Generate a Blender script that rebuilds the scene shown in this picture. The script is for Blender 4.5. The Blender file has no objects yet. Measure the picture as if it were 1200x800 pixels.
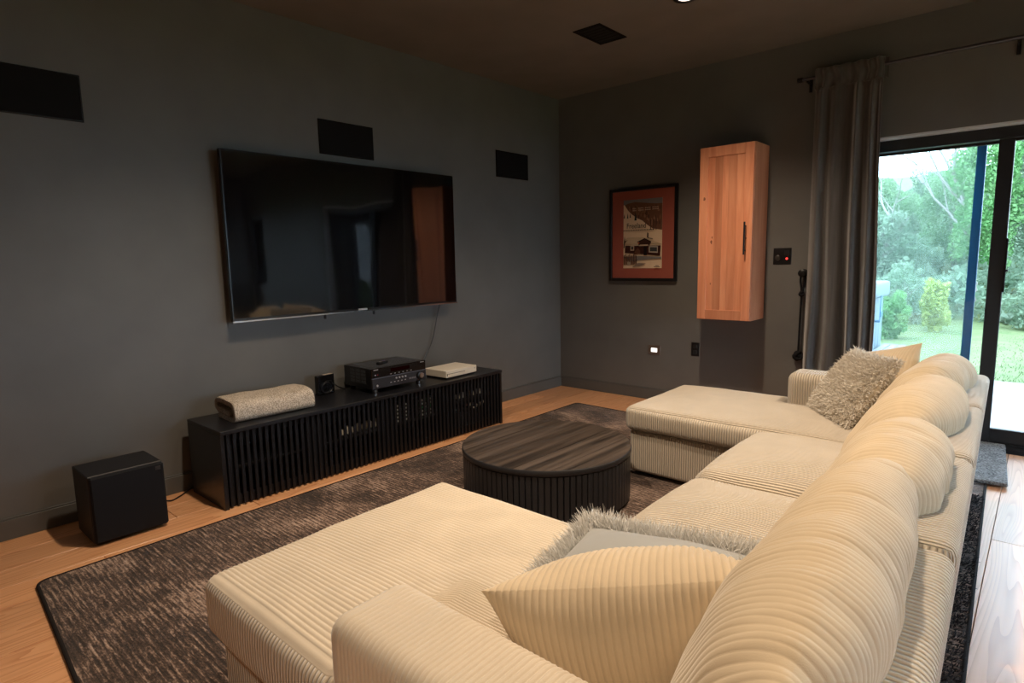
import bpy, math, random
import numpy as np
from mathutils import Vector, Matrix, Euler

random.seed(7)
RNG = np.random.default_rng(7)
SC = bpy.context.scene
COL = SC.collection

# ------------------------------------------------------------------ camera
cam = bpy.data.cameras.new('camera')
cam.sensor_width = 36.0
cam.lens = 706.495 * 36.0 / 1200.0
cam.clip_start = 0.05
cam_o = bpy.data.objects.new('camera', cam)
COL.objects.link(cam_o)
cam_o.location = (3.65693, -4.85604, 1.28994)
cam_o.rotation_euler = (1.4351062, 0.0192363, 0.7239801)
SC.camera = cam_o

# ------------------------------------------------------------------ view, world, lights
SC.view_settings.view_transform = 'Standard'
SC.view_settings.look = 'None'
SC.view_settings.gamma = 1.0
SC.view_settings.use_curve_mapping = False
SC.view_settings.exposure = 0.50

W = bpy.data.worlds.new('sky')
SC.world = W
W.use_nodes = True
bg = W.node_tree.nodes['Background']
bg.inputs['Color'].default_value = (0.66, 0.83, 1.0, 1)
bg.inputs['Strength'].default_value = 7.6

WARM = (1.0, 0.79, 0.58)
DOWNLIGHT_W = 116.0
DOWNLIGHTS = [(1.93, -1.31), (1.55, -3.40), (3.05, -2.90), (4.10, -5.50)]

# ------------------------------------------------------------------ material helpers
def mat(name, col, rough=0.6, metal=0.0, spec=0.5, sheen=0.0, coat=0.0):
    m = bpy.data.materials.new(name)
    m.use_nodes = True
    b = m.node_tree.nodes['Principled BSDF']
    b.inputs['Base Color'].default_value = (col[0], col[1], col[2], 1)
    b.inputs['Roughness'].default_value = rough
    b.inputs['Metallic'].default_value = metal
    b.inputs['Specular IOR Level'].default_value = spec
    b.inputs['Sheen Weight'].default_value = sheen
    b.inputs['Coat Weight'].default_value = coat
    m.diffuse_color = (col[0], col[1], col[2], 1)
    return m

class NT:
    def __init__(s, m):
        s.t = m.node_tree; s.n = s.t.nodes; s.l = s.t.links
        s.b = s.n.get('Principled BSDF')
    def add(s, t, **kw):
        n = s.n.new(t)
        for k, v in kw.items(): setattr(n, k, v)
        return n
    def link(s, a, b): s.l.new(a, b)
    def coords(s, kind='Object', scale=(1, 1, 1), rot=(0, 0, 0), loc=None):
        tc = s.add('ShaderNodeTexCoord'); mp = s.add('ShaderNodeMapping')
        mp.inputs['Scale'].default_value = scale; mp.inputs['Rotation'].default_value = rot
        if loc: mp.inputs['Location'].default_value = loc
        s.link(tc.outputs[kind], mp.inputs['Vector'])
        return mp.outputs['Vector']
    def noise(s, vec, scale=5, detail=3, rough=0.5, dist=0.0):
        n = s.add('ShaderNodeTexNoise')
        n.inputs['Scale'].default_value = scale; n.inputs['Detail'].default_value = detail
        n.inputs['Roughness'].default_value = rough; n.inputs['Distortion'].default_value = dist
        if vec is not None: s.link(vec, n.inputs['Vector'])
        return n.outputs['Fac']
    def ramp(s, fac, stops):
        r = s.add('ShaderNodeValToRGB')
        e = r.color_ramp.elements
        e[0].position = stops[0][0]; e[0].color = (*stops[0][1], 1)
        e[1].position = stops[-1][0]; e[1].color = (*stops[-1][1], 1)
        for p, c in stops[1:-1]:
            x = e.new(p); x.color = (*c, 1)
        s.link(fac, r.inputs['Fac'])
        return r.outputs['Color']
    def math(s, op, a, b=None, clamp=False):
        n = s.add('ShaderNodeMath', operation=op); n.use_clamp = clamp
        for i, v in enumerate((a, b)):
            if v is None: continue
            if isinstance(v, (int, float)): n.inputs[i].default_value = v
            else: s.link(v, n.inputs[i])
        return n.outputs[0]
    def mix(s, fac, a, b, mode='MIX'):
        n = s.add('ShaderNodeMix', data_type='RGBA', blend_type=mode)
        for i, v in ((0, fac), (6, a), (7, b)):
            if isinstance(v, (int, float)): n.inputs[i].default_value = v
            elif isinstance(v, tuple): n.inputs[i].default_value = (*v, 1) if len(v) == 3 else v
            else: s.link(v, n.inputs[i])
        return n.outputs[2]
    def bump(s, h, dist=0.01, strength=1.0):
        n = s.add('ShaderNodeBump')
        n.inputs['Distance'].default_value = dist; n.inputs['Strength'].default_value = strength
        s.link(h, n.inputs['Height']); s.link(n.outputs['Normal'], s.b.inputs['Normal'])

# ---- walls: matt charcoal paint
def paint(name, col, rough=0.55, spec=0.35):
    m = mat(name, col, rough, spec=spec); t = NT(m)
    v = t.coords()
    n = t.noise(v, 3, 3)
    t.link(t.ramp(n, [(0.3, tuple(c * 0.93 for c in col)), (0.7, tuple(c * 1.07 for c in col))]), t.b.inputs['Base Color'])
    t.bump(t.noise(v, 260, 2), 0.0006, 0.25)
    return m
M_WALL = paint('charcoal_wall_paint', (0.150, 0.148, 0.139))
M_CEIL = paint('taupe_ceiling_paint', (0.19, 0.168, 0.150), 0.8, 0.2)
M_TRIM = paint('charcoal_trim_paint', (0.118, 0.117, 0.110), 0.45, 0.4)
M_REVEAL = paint('pale_reveal_paint', (0.66, 0.68, 0.68), 0.5, 0.4)

# ---- heart pine planks
M_PLANK = mat('pine_plank', (0.55, 0.26, 0.11), 0.32, spec=0.5)
t = NT(M_PLANK)
oi = t.add('ShaderNodeObjectInfo')
tc = t.add('ShaderNodeTexCoord')
mul = t.math('MULTIPLY', oi.outputs['Random'], 37.0)
cmb = t.add('ShaderNodeCombineXYZ'); t.link(mul, cmb.inputs[0]); t.link(mul, cmb.inputs[1])
va = t.add('ShaderNodeVectorMath', operation='ADD'); t.link(tc.outputs['Object'], va.inputs[0]); t.link(cmb.outputs[0], va.inputs[1])
mp = t.add('ShaderNodeMapping'); mp.inputs['Scale'].default_value = (9.0, 0.62, 1.0); t.link(va.outputs[0], mp.inputs['Vector'])
n1 = t.noise(mp.outputs['Vector'], 1.0, 1.5, 0.4, 0.3)
rings = t.math('FRACT', t.math('MULTIPLY', n1, 17.0))
rings = t.math('MULTIPLY', t.math('POWER', rings, 2.4), 0.75)
mp2 = t.add('ShaderNodeMapping'); mp2.inputs['Scale'].default_value = (130.0, 3.0, 1.0); t.link(va.outputs[0], mp2.inputs['Vector'])
fine = t.noise(mp2.outputs['Vector'], 1.0, 3)
c = t.mix(rings, (0.86, 0.47, 0.245), (0.56, 0.215, 0.085))
c = t.mix(t.math('MULTIPLY', fine, 0.35), c, (0.55, 0.24, 0.10))
tone = t.ramp(oi.outputs['Random'], [(0, (0.80, 0.78, 0.76)), (0.5, (1, 1, 1)), (1, (1.12, 1.10, 1.06))])
t.link(t.mix(1.0, c, tone, 'MULTIPLY'), t.b.inputs['Base Color'])
t.bump(fine, 0.0008, 0.25)

# ---- corduroy (rib coordinate in metres is UV.x, UV.y switches the relief off where ribs are modelled)
RIB = 0.0132
def corduroy(name, col, pitch=RIB, depth=0.0075):
    m = mat(name, col, 0.9, spec=0.12, sheen=0.55); t = NT(m)
    t.b.inputs['Sheen Roughness'].default_value = 0.4
    uv = t.add('ShaderNodeUVMap'); sp = t.add('ShaderNodeSeparateXYZ'); t.link(uv.outputs[0], sp.inputs[0])
    v = t.coords()
    wob = t.math('MULTIPLY', t.noise(v, 9, 2), 0.006)
    s = t.math('MULTIPLY', t.math('ADD', sp.outputs[0], wob), math.pi / pitch)
    rib = t.math('ABSOLUTE', t.math('SINE', s))
    rib = t.math('POWER', rib, 0.6)
    rib = t.math('MULTIPLY', rib, sp.outputs[1])
    fuzz = t.noise(v, 700, 2)
    h = t.math('ADD', rib, t.math('MULTIPLY', fuzz, 0.05))
    t.bump(h, depth, 1.0)
    nap = t.noise(v, 6, 4, 0.6, 0.6)
    t.link(t.ramp(nap, [(0.3, tuple(c * 0.93 for c in col)), (0.7, tuple(min(1, c * 1.05) for c in col))]), t.b.inputs['Base Color'])
    return m
CREAM = (0.73, 0.635, 0.505)
M_CORD = corduroy('cream_corduroy', CREAM)
M_CORD_WARMLIT = corduroy('cream_corduroy_warm_lit', (0.73, 0.595, 0.415))  # sofa fabric again, warm lamplight on cushions and pillows put into its colour

# ---- rug
M_RUG = mat('brown_rug_pile', (0.06, 0.045, 0.038), 0.95, spec=0.1, sheen=0.2)
t = NT(M_RUG)
streak = t.noise(t.coords(scale=(13, 120, 1)), 1.0, 3, 0.6, 0.3)
sepr = t.add('ShaderNodeSeparateXYZ'); t.link(t.coords(), sepr.inputs[0])
rows = t.math('SINE', t.math('MULTIPLY', sepr.outputs[1], 2 * math.pi / 0.021))
patch = t.noise(t.coords(scale=(1.9, 2.6, 1)), 1.0, 5, 0.62, 0.8)
speck = t.noise(t.coords(scale=(70, 160, 1)), 1.0, 2)
f = t.math('ADD', t.math('MULTIPLY', streak, 1.5), t.math('MULTIPLY', patch, 1.6))
f = t.math('ADD', f, t.math('MULTIPLY', speck, 0.9))
f = t.math('ADD', f, t.math('MULTIPLY', rows, 0.10))
f = t.math('SUBTRACT', f, 1.62)
t.link(t.ramp(f, [(0.12, (0.030, 0.021, 0.018)), (0.40, (0.090, 0.058, 0.045)), (0.58, (0.25, 0.170, 0.132)), (0.85, (0.50, 0.370, 0.295))]), t.b.inputs['Base Color'])
t.bump(t.math('ADD', f, t.noise(t.coords(), 420, 2)), 0.004, 0.5)
M_RUGEDGE = mat('dark_rug_binding', (0.022, 0.019, 0.019), 0.9, spec=0.1)

def weave(name, a, b, sc=160, rough=0.92):
    m = mat(name, a, rough, spec=0.1); t = NT(m)
    v = t.coords(); n = t.noise(v, sc, 2, 0.6); n2 = t.noise(v, 14, 3)
    t.link(t.ramp(t.math('ADD', t.math('MULTIPLY', n, 0.8), t.math('MULTIPLY', n2, 0.2)), [(0.36, a), (0.62, b)]), t.b.inputs['Base Color'])
    t.bump(n, 0.004, 0.7)
    return m
M_MAT = weave('grey_mat_loops', (0.05, 0.053, 0.06), (0.34, 0.35, 0.36), 110)
M_TOWEL = weave('oatmeal_towel', (0.24, 0.195, 0.15), (0.70, 0.62, 0.52), 165)
M_CURT = mat('grey_velvet', (0.085, 0.077, 0.074), 0.75, spec=0.25, sheen=0.6)
t = NT(M_CURT); v = t.coords(scale=(40, 40, 2)); n = t.noise(v, 1, 3)
t.link(t.ramp(n, [(0.3, (0.062, 0.056, 0.053)), (0.7, (0.112, 0.101, 0.095))]), t.b.inputs['Base Color'])
t.bump(t.noise(t.coords(scale=(6, 6, 14)), 1, 3, 0.5, 1.0), 0.01, 0.5)

# ---- woods and metals
def wood(name, a, b, sc=(30, 2, 30), rough=0.45, spec=0.4, bumpd=0.0008):
    m = mat(name, a, rough, spec=spec); t = NT(m)
    oi = t.add('ShaderNodeObjectInfo'); tc = t.add('ShaderNodeTexCoord')
    va = t.add('ShaderNodeVectorMath', operation='ADD')
    cm = t.add('ShaderNodeCombineXYZ'); r = t.math('MULTIPLY', oi.outputs['Random'], 23.0)
    for i in range(3): t.link(r, cm.inputs[i])
    t.link(tc.outputs['Object'], va.inputs[0]); t.link(cm.outputs[0], va.inputs[1])
    mp = t.add('ShaderNodeMapping'); mp.inputs['Scale'].default_value = sc; t.link(va.outputs[0], mp.inputs['Vector'])
    n = t.noise(mp.outputs['Vector'], 1.0, 5, 0.6, 0.6)
    cr = t.ramp(n, [(0.3, a), (0.68, b)])
    tone = t.ramp(oi.outputs['Random'], [(0, (0.80, 0.77, 0.75)), (1, (1.12, 1.12, 1.12))])
    t.link(t.mix(1.0, cr, tone, 'MULTIPLY'), t.b.inputs['Base Color'])
    t.bump(n, bumpd, 0.4)
    return m
M_ALDER = wood('knotty_alder', (0.60, 0.21, 0.105), (0.76, 0.335, 0.185), (22, 22, 1.6), 0.42)
M_KNOT = mat('alder_knot', (0.24, 0.085, 0.045), 0.5)
M_TABLE = wood('dark_oak_top', (0.008, 0.0065, 0.006), (0.105, 0.080, 0.065), (34, 1.2, 10), 0.36, 0.5, 0.002)
M_TBASE = mat('black_fluting', (0.028, 0.029, 0.034), 0.34, spec=0.5)
M_BLACK = mat('black_cabinet_lacquer', (0.008, 0.0083, 0.0110), 0.32, spec=0.5)
M_SLAT = mat('black_slat', (0.008, 0.0085, 0.0115), 0.42, spec=0.32)
M_INSIDE = mat('cabinet_interior', (0.008, 0.008, 0.009), 0.8)
M_SUB = mat('black_vinyl', (0.010, 0.010, 0.012), 0.5, spec=0.4)
M_GRILLE = mat('black_speaker_cloth', (0.008, 0.0085, 0.011), 0.8, spec=0.25)
t = NT(M_GRILLE); t.bump(t.noise(t.coords(), 500, 1), 0.001, 0.4)
M_SPK = mat('black_wall_speaker_mesh', (0.006, 0.006, 0.0065), 0.75, spec=0.2)
M_SCREEN = mat('television_glass', (0.003, 0.003, 0.004), 0.06, spec=0.8, coat=0.25)
M_SCREEN.node_tree.nodes['Principled BSDF'].inputs['Coat IOR'].default_value = 1.6
M_BEZEL = mat('black_bezel', (0.008, 0.008, 0.010), 0.25)
M_CHROME = mat('chrome_strip', (0.55, 0.60, 0.68), 0.18, metal=1.0)
M_PLASTIC = mat('black_plastic', (0.009, 0.009, 0.010), 0.3)
M_GUNMETAL = mat('receiver_face', (0.035, 0.035, 0.042), 0.35, metal=0.3)
M_SILVER = mat('silver_button', (0.62, 0.62, 0.64), 0.3, metal=0.6)
M_WHITE = mat('white_plastic', (0.72, 0.66, 0.56), 0.5)
M_WHITE2 = mat('white_label', (0.75, 0.78, 0.80), 0.5)
M_GREEN = mat('green_label', (0.06, 0.35, 0.14), 0.5)
M_VENT = mat('receiver_vent', (0.055, 0.058, 0.064), 0.4, metal=0.2)
M_MAT_RED = mat('terracotta_mat', (0.36, 0.098, 0.070), 0.85, spec=0.15)
M_FRAME = mat('black_picture_frame', (0.008, 0.008, 0.009), 0.35)
M_IRON = mat('black_iron', (0.012, 0.012, 0.013), 0.4, metal=0.4)
M_ROPE = weave('black_rope', (0.008, 0.008, 0.009), (0.025, 0.024, 0.026), 300)
M_ALU = mat('black_door_aluminium', (0.020, 0.021, 0.024), 0.4, spec=0.4)
M_SCRFRAME = mat('blue_screen_frame', (0.012, 0.11, 0.24), 0.35, spec=0.5)
M_SILL = mat('dark_sill', (0.020, 0.021, 0.025), 0.35)

def emit(name, col, s):
    m = bpy.data.materials.new(name); m.use_nodes = True
    n = m.node_tree.nodes; n.clear()
    e = n.new('ShaderNodeEmission'); o = n.new('ShaderNodeOutputMaterial')
    e.inputs['Color'].default_value = (*col, 1); e.inputs['Strength'].default_value = s
    m.node_tree.links.new(e.outputs[0], o.inputs[0]); return m
M_LENS = emit('downlight_lens', (1.0, 0.86, 0.70), 2.0)
M_STEP = emit('step_light_lens', (1.0, 0.93, 0.85), 1.5)
M_RED = emit('red_indicator', (1.0, 0.05, 0.04), 1.6)
M_DISP = emit('red_display', (0.5, 0.05, 0.04), 0.008)

def glassmat(name, tint, gloss=0.06, haze=0.0, hazecol=(0.7, 0.85, 0.95)):
    m = bpy.data.materials.new(name); m.use_nodes = True
    n = m.node_tree.nodes; n.clear(); L = m.node_tree.links
    o = n.new('ShaderNodeOutputMaterial'); tr = n.new('ShaderNodeBsdfTransparent'); gl = n.new('ShaderNodeBsdfGlossy')
    tr.inputs['Color'].default_value = (*tint, 1); gl.inputs['Roughness'].default_value = 0.02
    mx = n.new('ShaderNodeMixShader'); fr = n.new('ShaderNodeFresnel'); fr.inputs['IOR'].default_value = 1.35
    L.new(fr.outputs[0], mx.inputs[0]); L.new(tr.outputs[0], mx.inputs[1]); L.new(gl.outputs[0], mx.inputs[2])
    last = mx.outputs[0]
    if haze:
        df = n.new('ShaderNodeBsdfTranslucent'); df.inputs['Color'].default_value = (*hazecol, 1)
        m2 = n.new('ShaderNodeMixShader'); m2.inputs[0].default_value = haze
        L.new(last, m2.inputs[1]); L.new(df.outputs[0], m2.inputs[2]); last = m2.outputs[0]
    L.new(last, o.inputs[0]); return m
M_GLASS = glassmat('clear_pane', (0.97, 0.99, 1.0))
M_MESH = glassmat('insect_screen', (0.95, 0.98, 0.98), haze=0.06, hazecol=(0.40, 0.49, 0.47))

# ---- outdoors
def grn(name, a, b, sc=4):
    m = mat(name, a, 0.8, spec=0.2); t = NT(m)
    n = t.noise(t.coords(), sc, 4)
    t.link(t.ramp(n, [(0.3, a), (0.7, b)]), t.b.inputs['Base Color'])
    if name.startswith('leaf'):
        tl = t.add('ShaderNodeBsdfTranslucent'); mx = t.add('ShaderNodeMixShader'); mx.inputs[0].default_value = 0.45
        t.link(t.b.inputs['Base Color'].links[0].from_socket, tl.inputs['Color'])
        t.link(t.b.outputs[0], mx.inputs[1]); t.link(tl.outputs[0], mx.inputs[2]); t.link(mx.outputs[0], t.n['Material Output'].inputs['Surface'])
    return m
M_GRASS = grn('lawn_grass', (0.075, 0.121, 0.043), (0.132, 0.167, 0.075), 3)
M_HILL = grn('wooded_slope', (0.11, 0.22, 0.10), (0.24, 0.37, 0.19), 1.2)
M_LEAF = [grn('leaf_mid_green', (0.123, 0.239, 0.109), (0.232, 0.348, 0.203), 1.5),
          grn('leaf_grey_green', (0.160, 0.261, 0.167), (0.261, 0.348, 0.254), 1.5),
          grn('leaf_bright_green', (0.102, 0.283, 0.087), (0.217, 0.377, 0.174), 1.5),
          grn('leaf_yellow_green', (0.32, 0.42, 0.12), (0.44, 0.52, 0.22), 1.5)]
M_BARK = mat('pale_bark', (0.27, 0.26, 0.245), 0.9)
M_PATIO = paint('pale_concrete', (0.27, 0.265, 0.26), 0.8, 0.2)
M_TUB = mat('pale_tub_cladding', (0.11, 0.165, 0.205), 0.6)
M_COVER = mat('pale_tub_cover', (0.12, 0.175, 0.21), 0.6)
M_STRAP = mat('blue_strap', (0.05, 0.20, 0.40), 0.6)
M_STEPTOP = mat('white_step_plastic', (0.16, 0.18, 0.20), 0.5)
M_STEPSIDE = mat('blue_step_side', (0.03, 0.11, 0.22), 0.5)

# ------------------------------------------------------------------ mesh helpers
def link_mesh(name, verts, faces, m, parent=None, smooth=False, loc=None):
    me = bpy.data.meshes.new(name)
    me.from_pydata([tuple(v) for v in verts], [], faces)
    ms = m if isinstance(m, (list, tuple)) else [m]
    for k in ms: me.materials.append(k)
    if smooth: me.polygons.foreach_set('use_smooth', [True] * len(me.polygons))
    me.update()
    return link(name, me, parent, loc)

def link(name, me, parent=None, loc=None):
    o = bpy.data.objects.new(name, me); COL.objects.link(o)
    if parent is not None: o.parent = parent
    if loc is not None: o.location = loc
    return o

class MB:
    """collects simple solids; build() links them as one mesh"""
    def __init__(s): s.v = []; s.f = []
    def add(s, v, f):
        n = len(s.v); s.v += [tuple(p) for p in v]; s.f += [tuple(i + n for i in q) for q in f]; return s
    def box(s, a, b, bev=0.0):
        x0, y0, z0 = a; x1, y1, z1 = b
        if bev <= 0:
            v = [(x, y, z) for x in (x0, x1) for y in (y0, y1) for z in (z0, z1)]
            f = [(0, 1, 3, 2), (4, 6, 7, 5), (0, 4, 5, 1), (2, 3, 7, 6), (0, 2, 6, 4), (1, 5, 7, 3)]
            return s.add(v, f)
        e = min(bev, (x1 - x0) / 2.01, (y1 - y0) / 2.01, (z1 - z0) / 2.01)
        v = []; idx = {}
        X = (x0, x1); Y = (y0, y1); Z = (z0, z1)
        for i in (0, 1):
            for j in (0, 1):
                for k in (0, 1):
                    dx = e if i == 0 else -e; dy = e if j == 0 else -e; dz = e if k == 0 else -e
                    for ax, p in enumerate(((X[i], Y[j] + dy, Z[k] + dz), (X[i] + dx, Y[j], Z[k] + dz), (X[i] + dx, Y[j] + dy, Z[k]))):
                        idx[(i, j, k, ax)] = len(v); v.append(p)
        f = []
        c = Vector(((x0 + x1) / 2, (y0 + y1) / 2, (z0 + z1) / 2))
        def face(ids):
            p = [Vector(v[q]) for q in ids]
            n = (p[1] - p[0]).cross(p[2] - p[0]); m = sum(p, Vector()) / len(p)
            f.append(tuple(ids) if n.dot(m - c) > 0 else tuple(reversed(ids)))
        sq = [(0, 0), (1, 0), (1, 1), (0, 1)]
        for s_ in (0, 1):
            face([idx[(s_, a_, b_, 0)] for a_, b_ in sq]); face([idx[(a_, s_, b_, 1)] for a_, b_ in sq]); face([idx[(a_, b_, s_, 2)] for a_, b_ in sq])
        for a_ in (0, 1):
            for b_ in (0, 1):
                face([idx[(a_, b_, 0, 0)], idx[(a_, b_, 1, 0)], idx[(a_, b_, 1, 1)], idx[(a_, b_, 0, 1)]])
                face([idx[(a_, 0, b_, 0)], idx[(a_, 1, b_, 0)], idx[(a_, 1, b_, 2)], idx[(a_, 0, b_, 2)]])
                face([idx[(0, a_, b_, 1)], idx[(1, a_, b_, 1)], idx[(1, a_, b_, 2)], idx[(0, a_, b_, 2)]])
                for c_ in (0, 1): face([idx[(a_, b_, c_, q)] for q in range(3)])
        return s.add(v, f)
    def tube(s, pts, r, seg=8, caps=True):
        P = [Vector(p) for p in pts]; n = len(P)
        R = r if isinstance(r, (list, tuple)) else [r] * n
        t0 = (P[1] - P[0]).normalized()
        up = Vector((0, 0, 1)) if abs(t0.z) < 0.9 else Vector((1, 0, 0))
        a = t0.cross(up).normalized(); v = []; f = []
        for i in range(n):
            tg = (P[min(i + 1, n - 1)] - P[max(i - 1, 0)]).normalized()
            a = (a - tg * a.dot(tg)).normalized(); b = tg.cross(a)
            for k in range(seg):
                th = 2 * math.pi * k / seg
                v.append(P[i] + (a * math.cos(th) + b * math.sin(th)) * R[i])
        for i in range(n - 1):
            for k in range(seg):
                k2 = (k + 1) % seg
                f.append((i * seg + k, i * seg + k2, (i + 1) * seg + k2, (i + 1) * seg + k))
        if caps:
            f.append(tuple(reversed(range(seg)))); f.append(tuple((n - 1) * seg + k for k in range(seg)))
        return s.add(v, f)
    def lathe(s, prof, seg=32, c=(0, 0, 0), axis='z'):
        v = []; f = []; n = len(prof)
        for r, z in prof:
            for k in range(seg):
                th = 2 * math.pi * k / seg
                p = (r * math.cos(th), r * math.sin(th), z)
                if axis == 'y': p = (p[0], -p[2], p[1])
                if axis == 'x': p = (p[2], p[0], p[1])
                v.append((p[0] + c[0], p[1] + c[1], p[2] + c[2]))
        for i in range(n - 1):
            for k in range(seg):
                k2 = (k + 1) % seg
                f.append((i * seg + k, i * seg + k2, (i + 1) * seg + k2, (i + 1) * seg + k))
        f.append(tuple(reversed(range(seg)))); f.append(tuple((n - 1) * seg + k for k in range(seg)))
        return s.add(v, f)
    def prism(s, poly, a, b, plane='xz'):
        """polygon in a plane, extruded along the remaining axis from a to b"""
        n = len(poly); v = []
        for d in (a, b):
            for p, q in poly:
                v.append((p, d, q) if plane == 'xz' else (d, p, q) if plane == 'yz' else (p, q, d))
        f = [tuple(range(n)), tuple(reversed(range(n, 2 * n)))]
        for i in range(n):
            j = (i + 1) % n; f.append((i, i + n, j + n, j))
        return s.add(v, f)
    def build(s, name, m, parent=None, smooth=False, loc=None):
        o = link_mesh(name, s.v, s.f, m, parent, smooth, loc)
        import bmesh
        bm = bmesh.new(); bm.from_mesh(o.data); bmesh.ops.recalc_face_normals(bm, faces=bm.faces); bm.to_mesh(o.data); bm.free()
        if smooth:
            try: o.data.set_sharp_from_angle(angle=math.radians(38))
            except Exception: pass
        return o

def bx(name, a, b, m, parent=None, bev=0.003):
    return MB().box(a, b, bev).build(name, m, parent)

def tag(o, label=None, cat=None, group=None, kind=None):
    if label: o['label'] = label
    if cat: o['category'] = cat
    if group: o['group'] = group
    if kind: o['kind'] = kind
    return o

def thing(name, label, cat, loc=(0, 0, 0), rz=0.0, group=None):
    o = bpy.data.objects.new(name, None); COL.objects.link(o)
    o.empty_display_size = 0.05; o.location = loc; o.rotation_euler = (0, 0, rz)
    return tag(o, label, cat, group)

def smoothpath(pts, n=8):
    P = [Vector(p) for p in pts]; out = []
    for i in range(len(P) - 1):
        p0 = P[max(i - 1, 0)]; p1 = P[i]; p2 = P[i + 1]; p3 = P[min(i + 2, len(P) - 1)]
        for k in range(n):
            t = k / n
            out.append(0.5 * ((2 * p1) + (-p0 + p2) * t + (2 * p0 - 5 * p1 + 4 * p2 - p3) * t * t + (-p0 + 3 * p1 - 3 * p2 + p3) * t ** 3))
    out.append(P[-1]); return out

def grid_mesh(name, V, F, UV, m, parent):
    me = bpy.data.meshes.new(name)
    nv, nf = len(V), len(F)
    me.vertices.add(nv); me.vertices.foreach_set('co', V.astype(np.float32).ravel())
    me.loops.add(nf * 4); me.loops.foreach_set('vertex_index', F.astype(np.int32).ravel())
    me.polygons.add(nf); me.polygons.foreach_set('loop_start', np.arange(0, nf * 4, 4, dtype=np.int32))
    me.polygons.foreach_set('loop_total', np.full(nf, 4, dtype=np.int32))
    me.polygons.foreach_set('use_smooth', np.ones(nf, dtype=bool))
    me.update(calc_edges=True)
    if UV is not None:
        l = me.uv_layers.new(name='UVMap'); l.data.foreach_set('uv', UV.astype(np.float32).ravel())
    me.materials.append(m); me.validate()
    return link(name, me, parent)

def wob(P, f=5.0, seed=0, oct=4):
    r = np.random.default_rng(seed); o = np.zeros(len(P))
    for k in range(oct):
        for j in range(3):
            d = r.normal(size=3); d /= np.linalg.norm(d)
            o += np.sin((P @ d) * f * (1.7 ** k) + r.uniform(0, 6.28)) / (1.5 ** k) / 3
    return o

def cushion(name, dims, r, seg, m, parent, puff=(0, 0, 0), top_only=True, rib='y', geo=0.0, pitch=RIB, wr=0.0, seed=0, deform=None, edge=5):
    """rounded, puffed upholstery block centred on the origin; ribs are spaced along axis `rib`"""
    H = np.array(dims) / 2.0; r = min(r, H.min() * 0.999)
    par = []
    for a in range(3):
        e = r * (1 - np.cos(np.linspace(0, np.pi / 2, edge + 1)))
        inn = np.linspace(-H[a] + r, H[a] - r, seg[a] + 1)
        par.append(np.concatenate([-H[a] + e[:-1], inn, (H[a] - e[:-1])[::-1]]))
    VV = []; FF = []; UU = []; off = 0
    ra = 'xyz'.index(rib)
    for ax in range(3):
        b, c = (ax + 1) % 3, (ax + 2) % 3
        for sgn in (-1, 1):
            B, C = np.meshgrid(par[b], par[c], indexing='ij')
            P = np.zeros(B.shape + (3,)); P[..., ax] = sgn * H[ax]; P[..., b] = B; P[..., c] = C
            nb, nc = B.shape
            I = np.arange(nb * nc).reshape(nb, nc) + off
            q = np.stack([I[:-1, :-1], I[1:, :-1], I[1:, 1:], I[:-1, 1:]], -1).reshape(-1, 4)
            if sgn < 0: q = q[:, ::-1]
            Pf = P.reshape(-1, 3)
            if ax == ra: u = Pf[:, 0 if ra == 1 else 1]; fl = 1.0
            else: u = Pf[:, ra]; fl = 0.0 if geo else 1.0
            uv = np.stack([u, np.full(len(u), fl)], -1)
            VV.append(Pf); UU.append(uv[q - off].reshape(-1, 2)); FF.append(q); off += nb * nc
    V = np.concatenate(VV); F = np.concatenate(FF); U = np.concatenate(UU)
    key = np.round(V * 1e5).astype(np.int64)
    _, first, inv = np.unique(key, axis=0, return_index=True, return_inverse=True)
    V = V[first]; F = inv.reshape(-1)[F]
    inner = H - r
    Q = np.clip(V, -inner, inner); D = V - Q
    N = D / np.maximum(np.linalg.norm(D, axis=1, keepdims=True), 1e-9)
    P = Q + N * r
    rel = V / H
    g = lambda a: (1 - np.abs(rel[:, a]) ** 2.4)
    P[:, 2] += puff[2] * (np.maximum(rel[:, 2], 0) if top_only else rel[:, 2]) * g(0) * g(1)
    P[:, 0] += puff[0] * rel[:, 0] * g(1) * g(2)
    P[:, 1] += puff[1] * rel[:, 1] * g(0) * g(2)
    if wr: P += N * (wr * wob(P, 9.0, seed))[:, None]
    if geo:
        sp_ = (2 * H[ra] - 2 * r) / seg[ra]; pitch = sp_ * max(4, round(pitch / sp_))
        wgt = 1 - N[:, ra] ** 2
        R = np.abs(np.sin(np.pi * (V[:, ra] + H[ra] - r) / pitch)) ** 0.65 - 0.7
        P += N * (geo * wgt * R)[:, None]
    if deform is not None: P = deform(P)
    return grid_mesh(name, P, F, U, m, parent)

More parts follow.
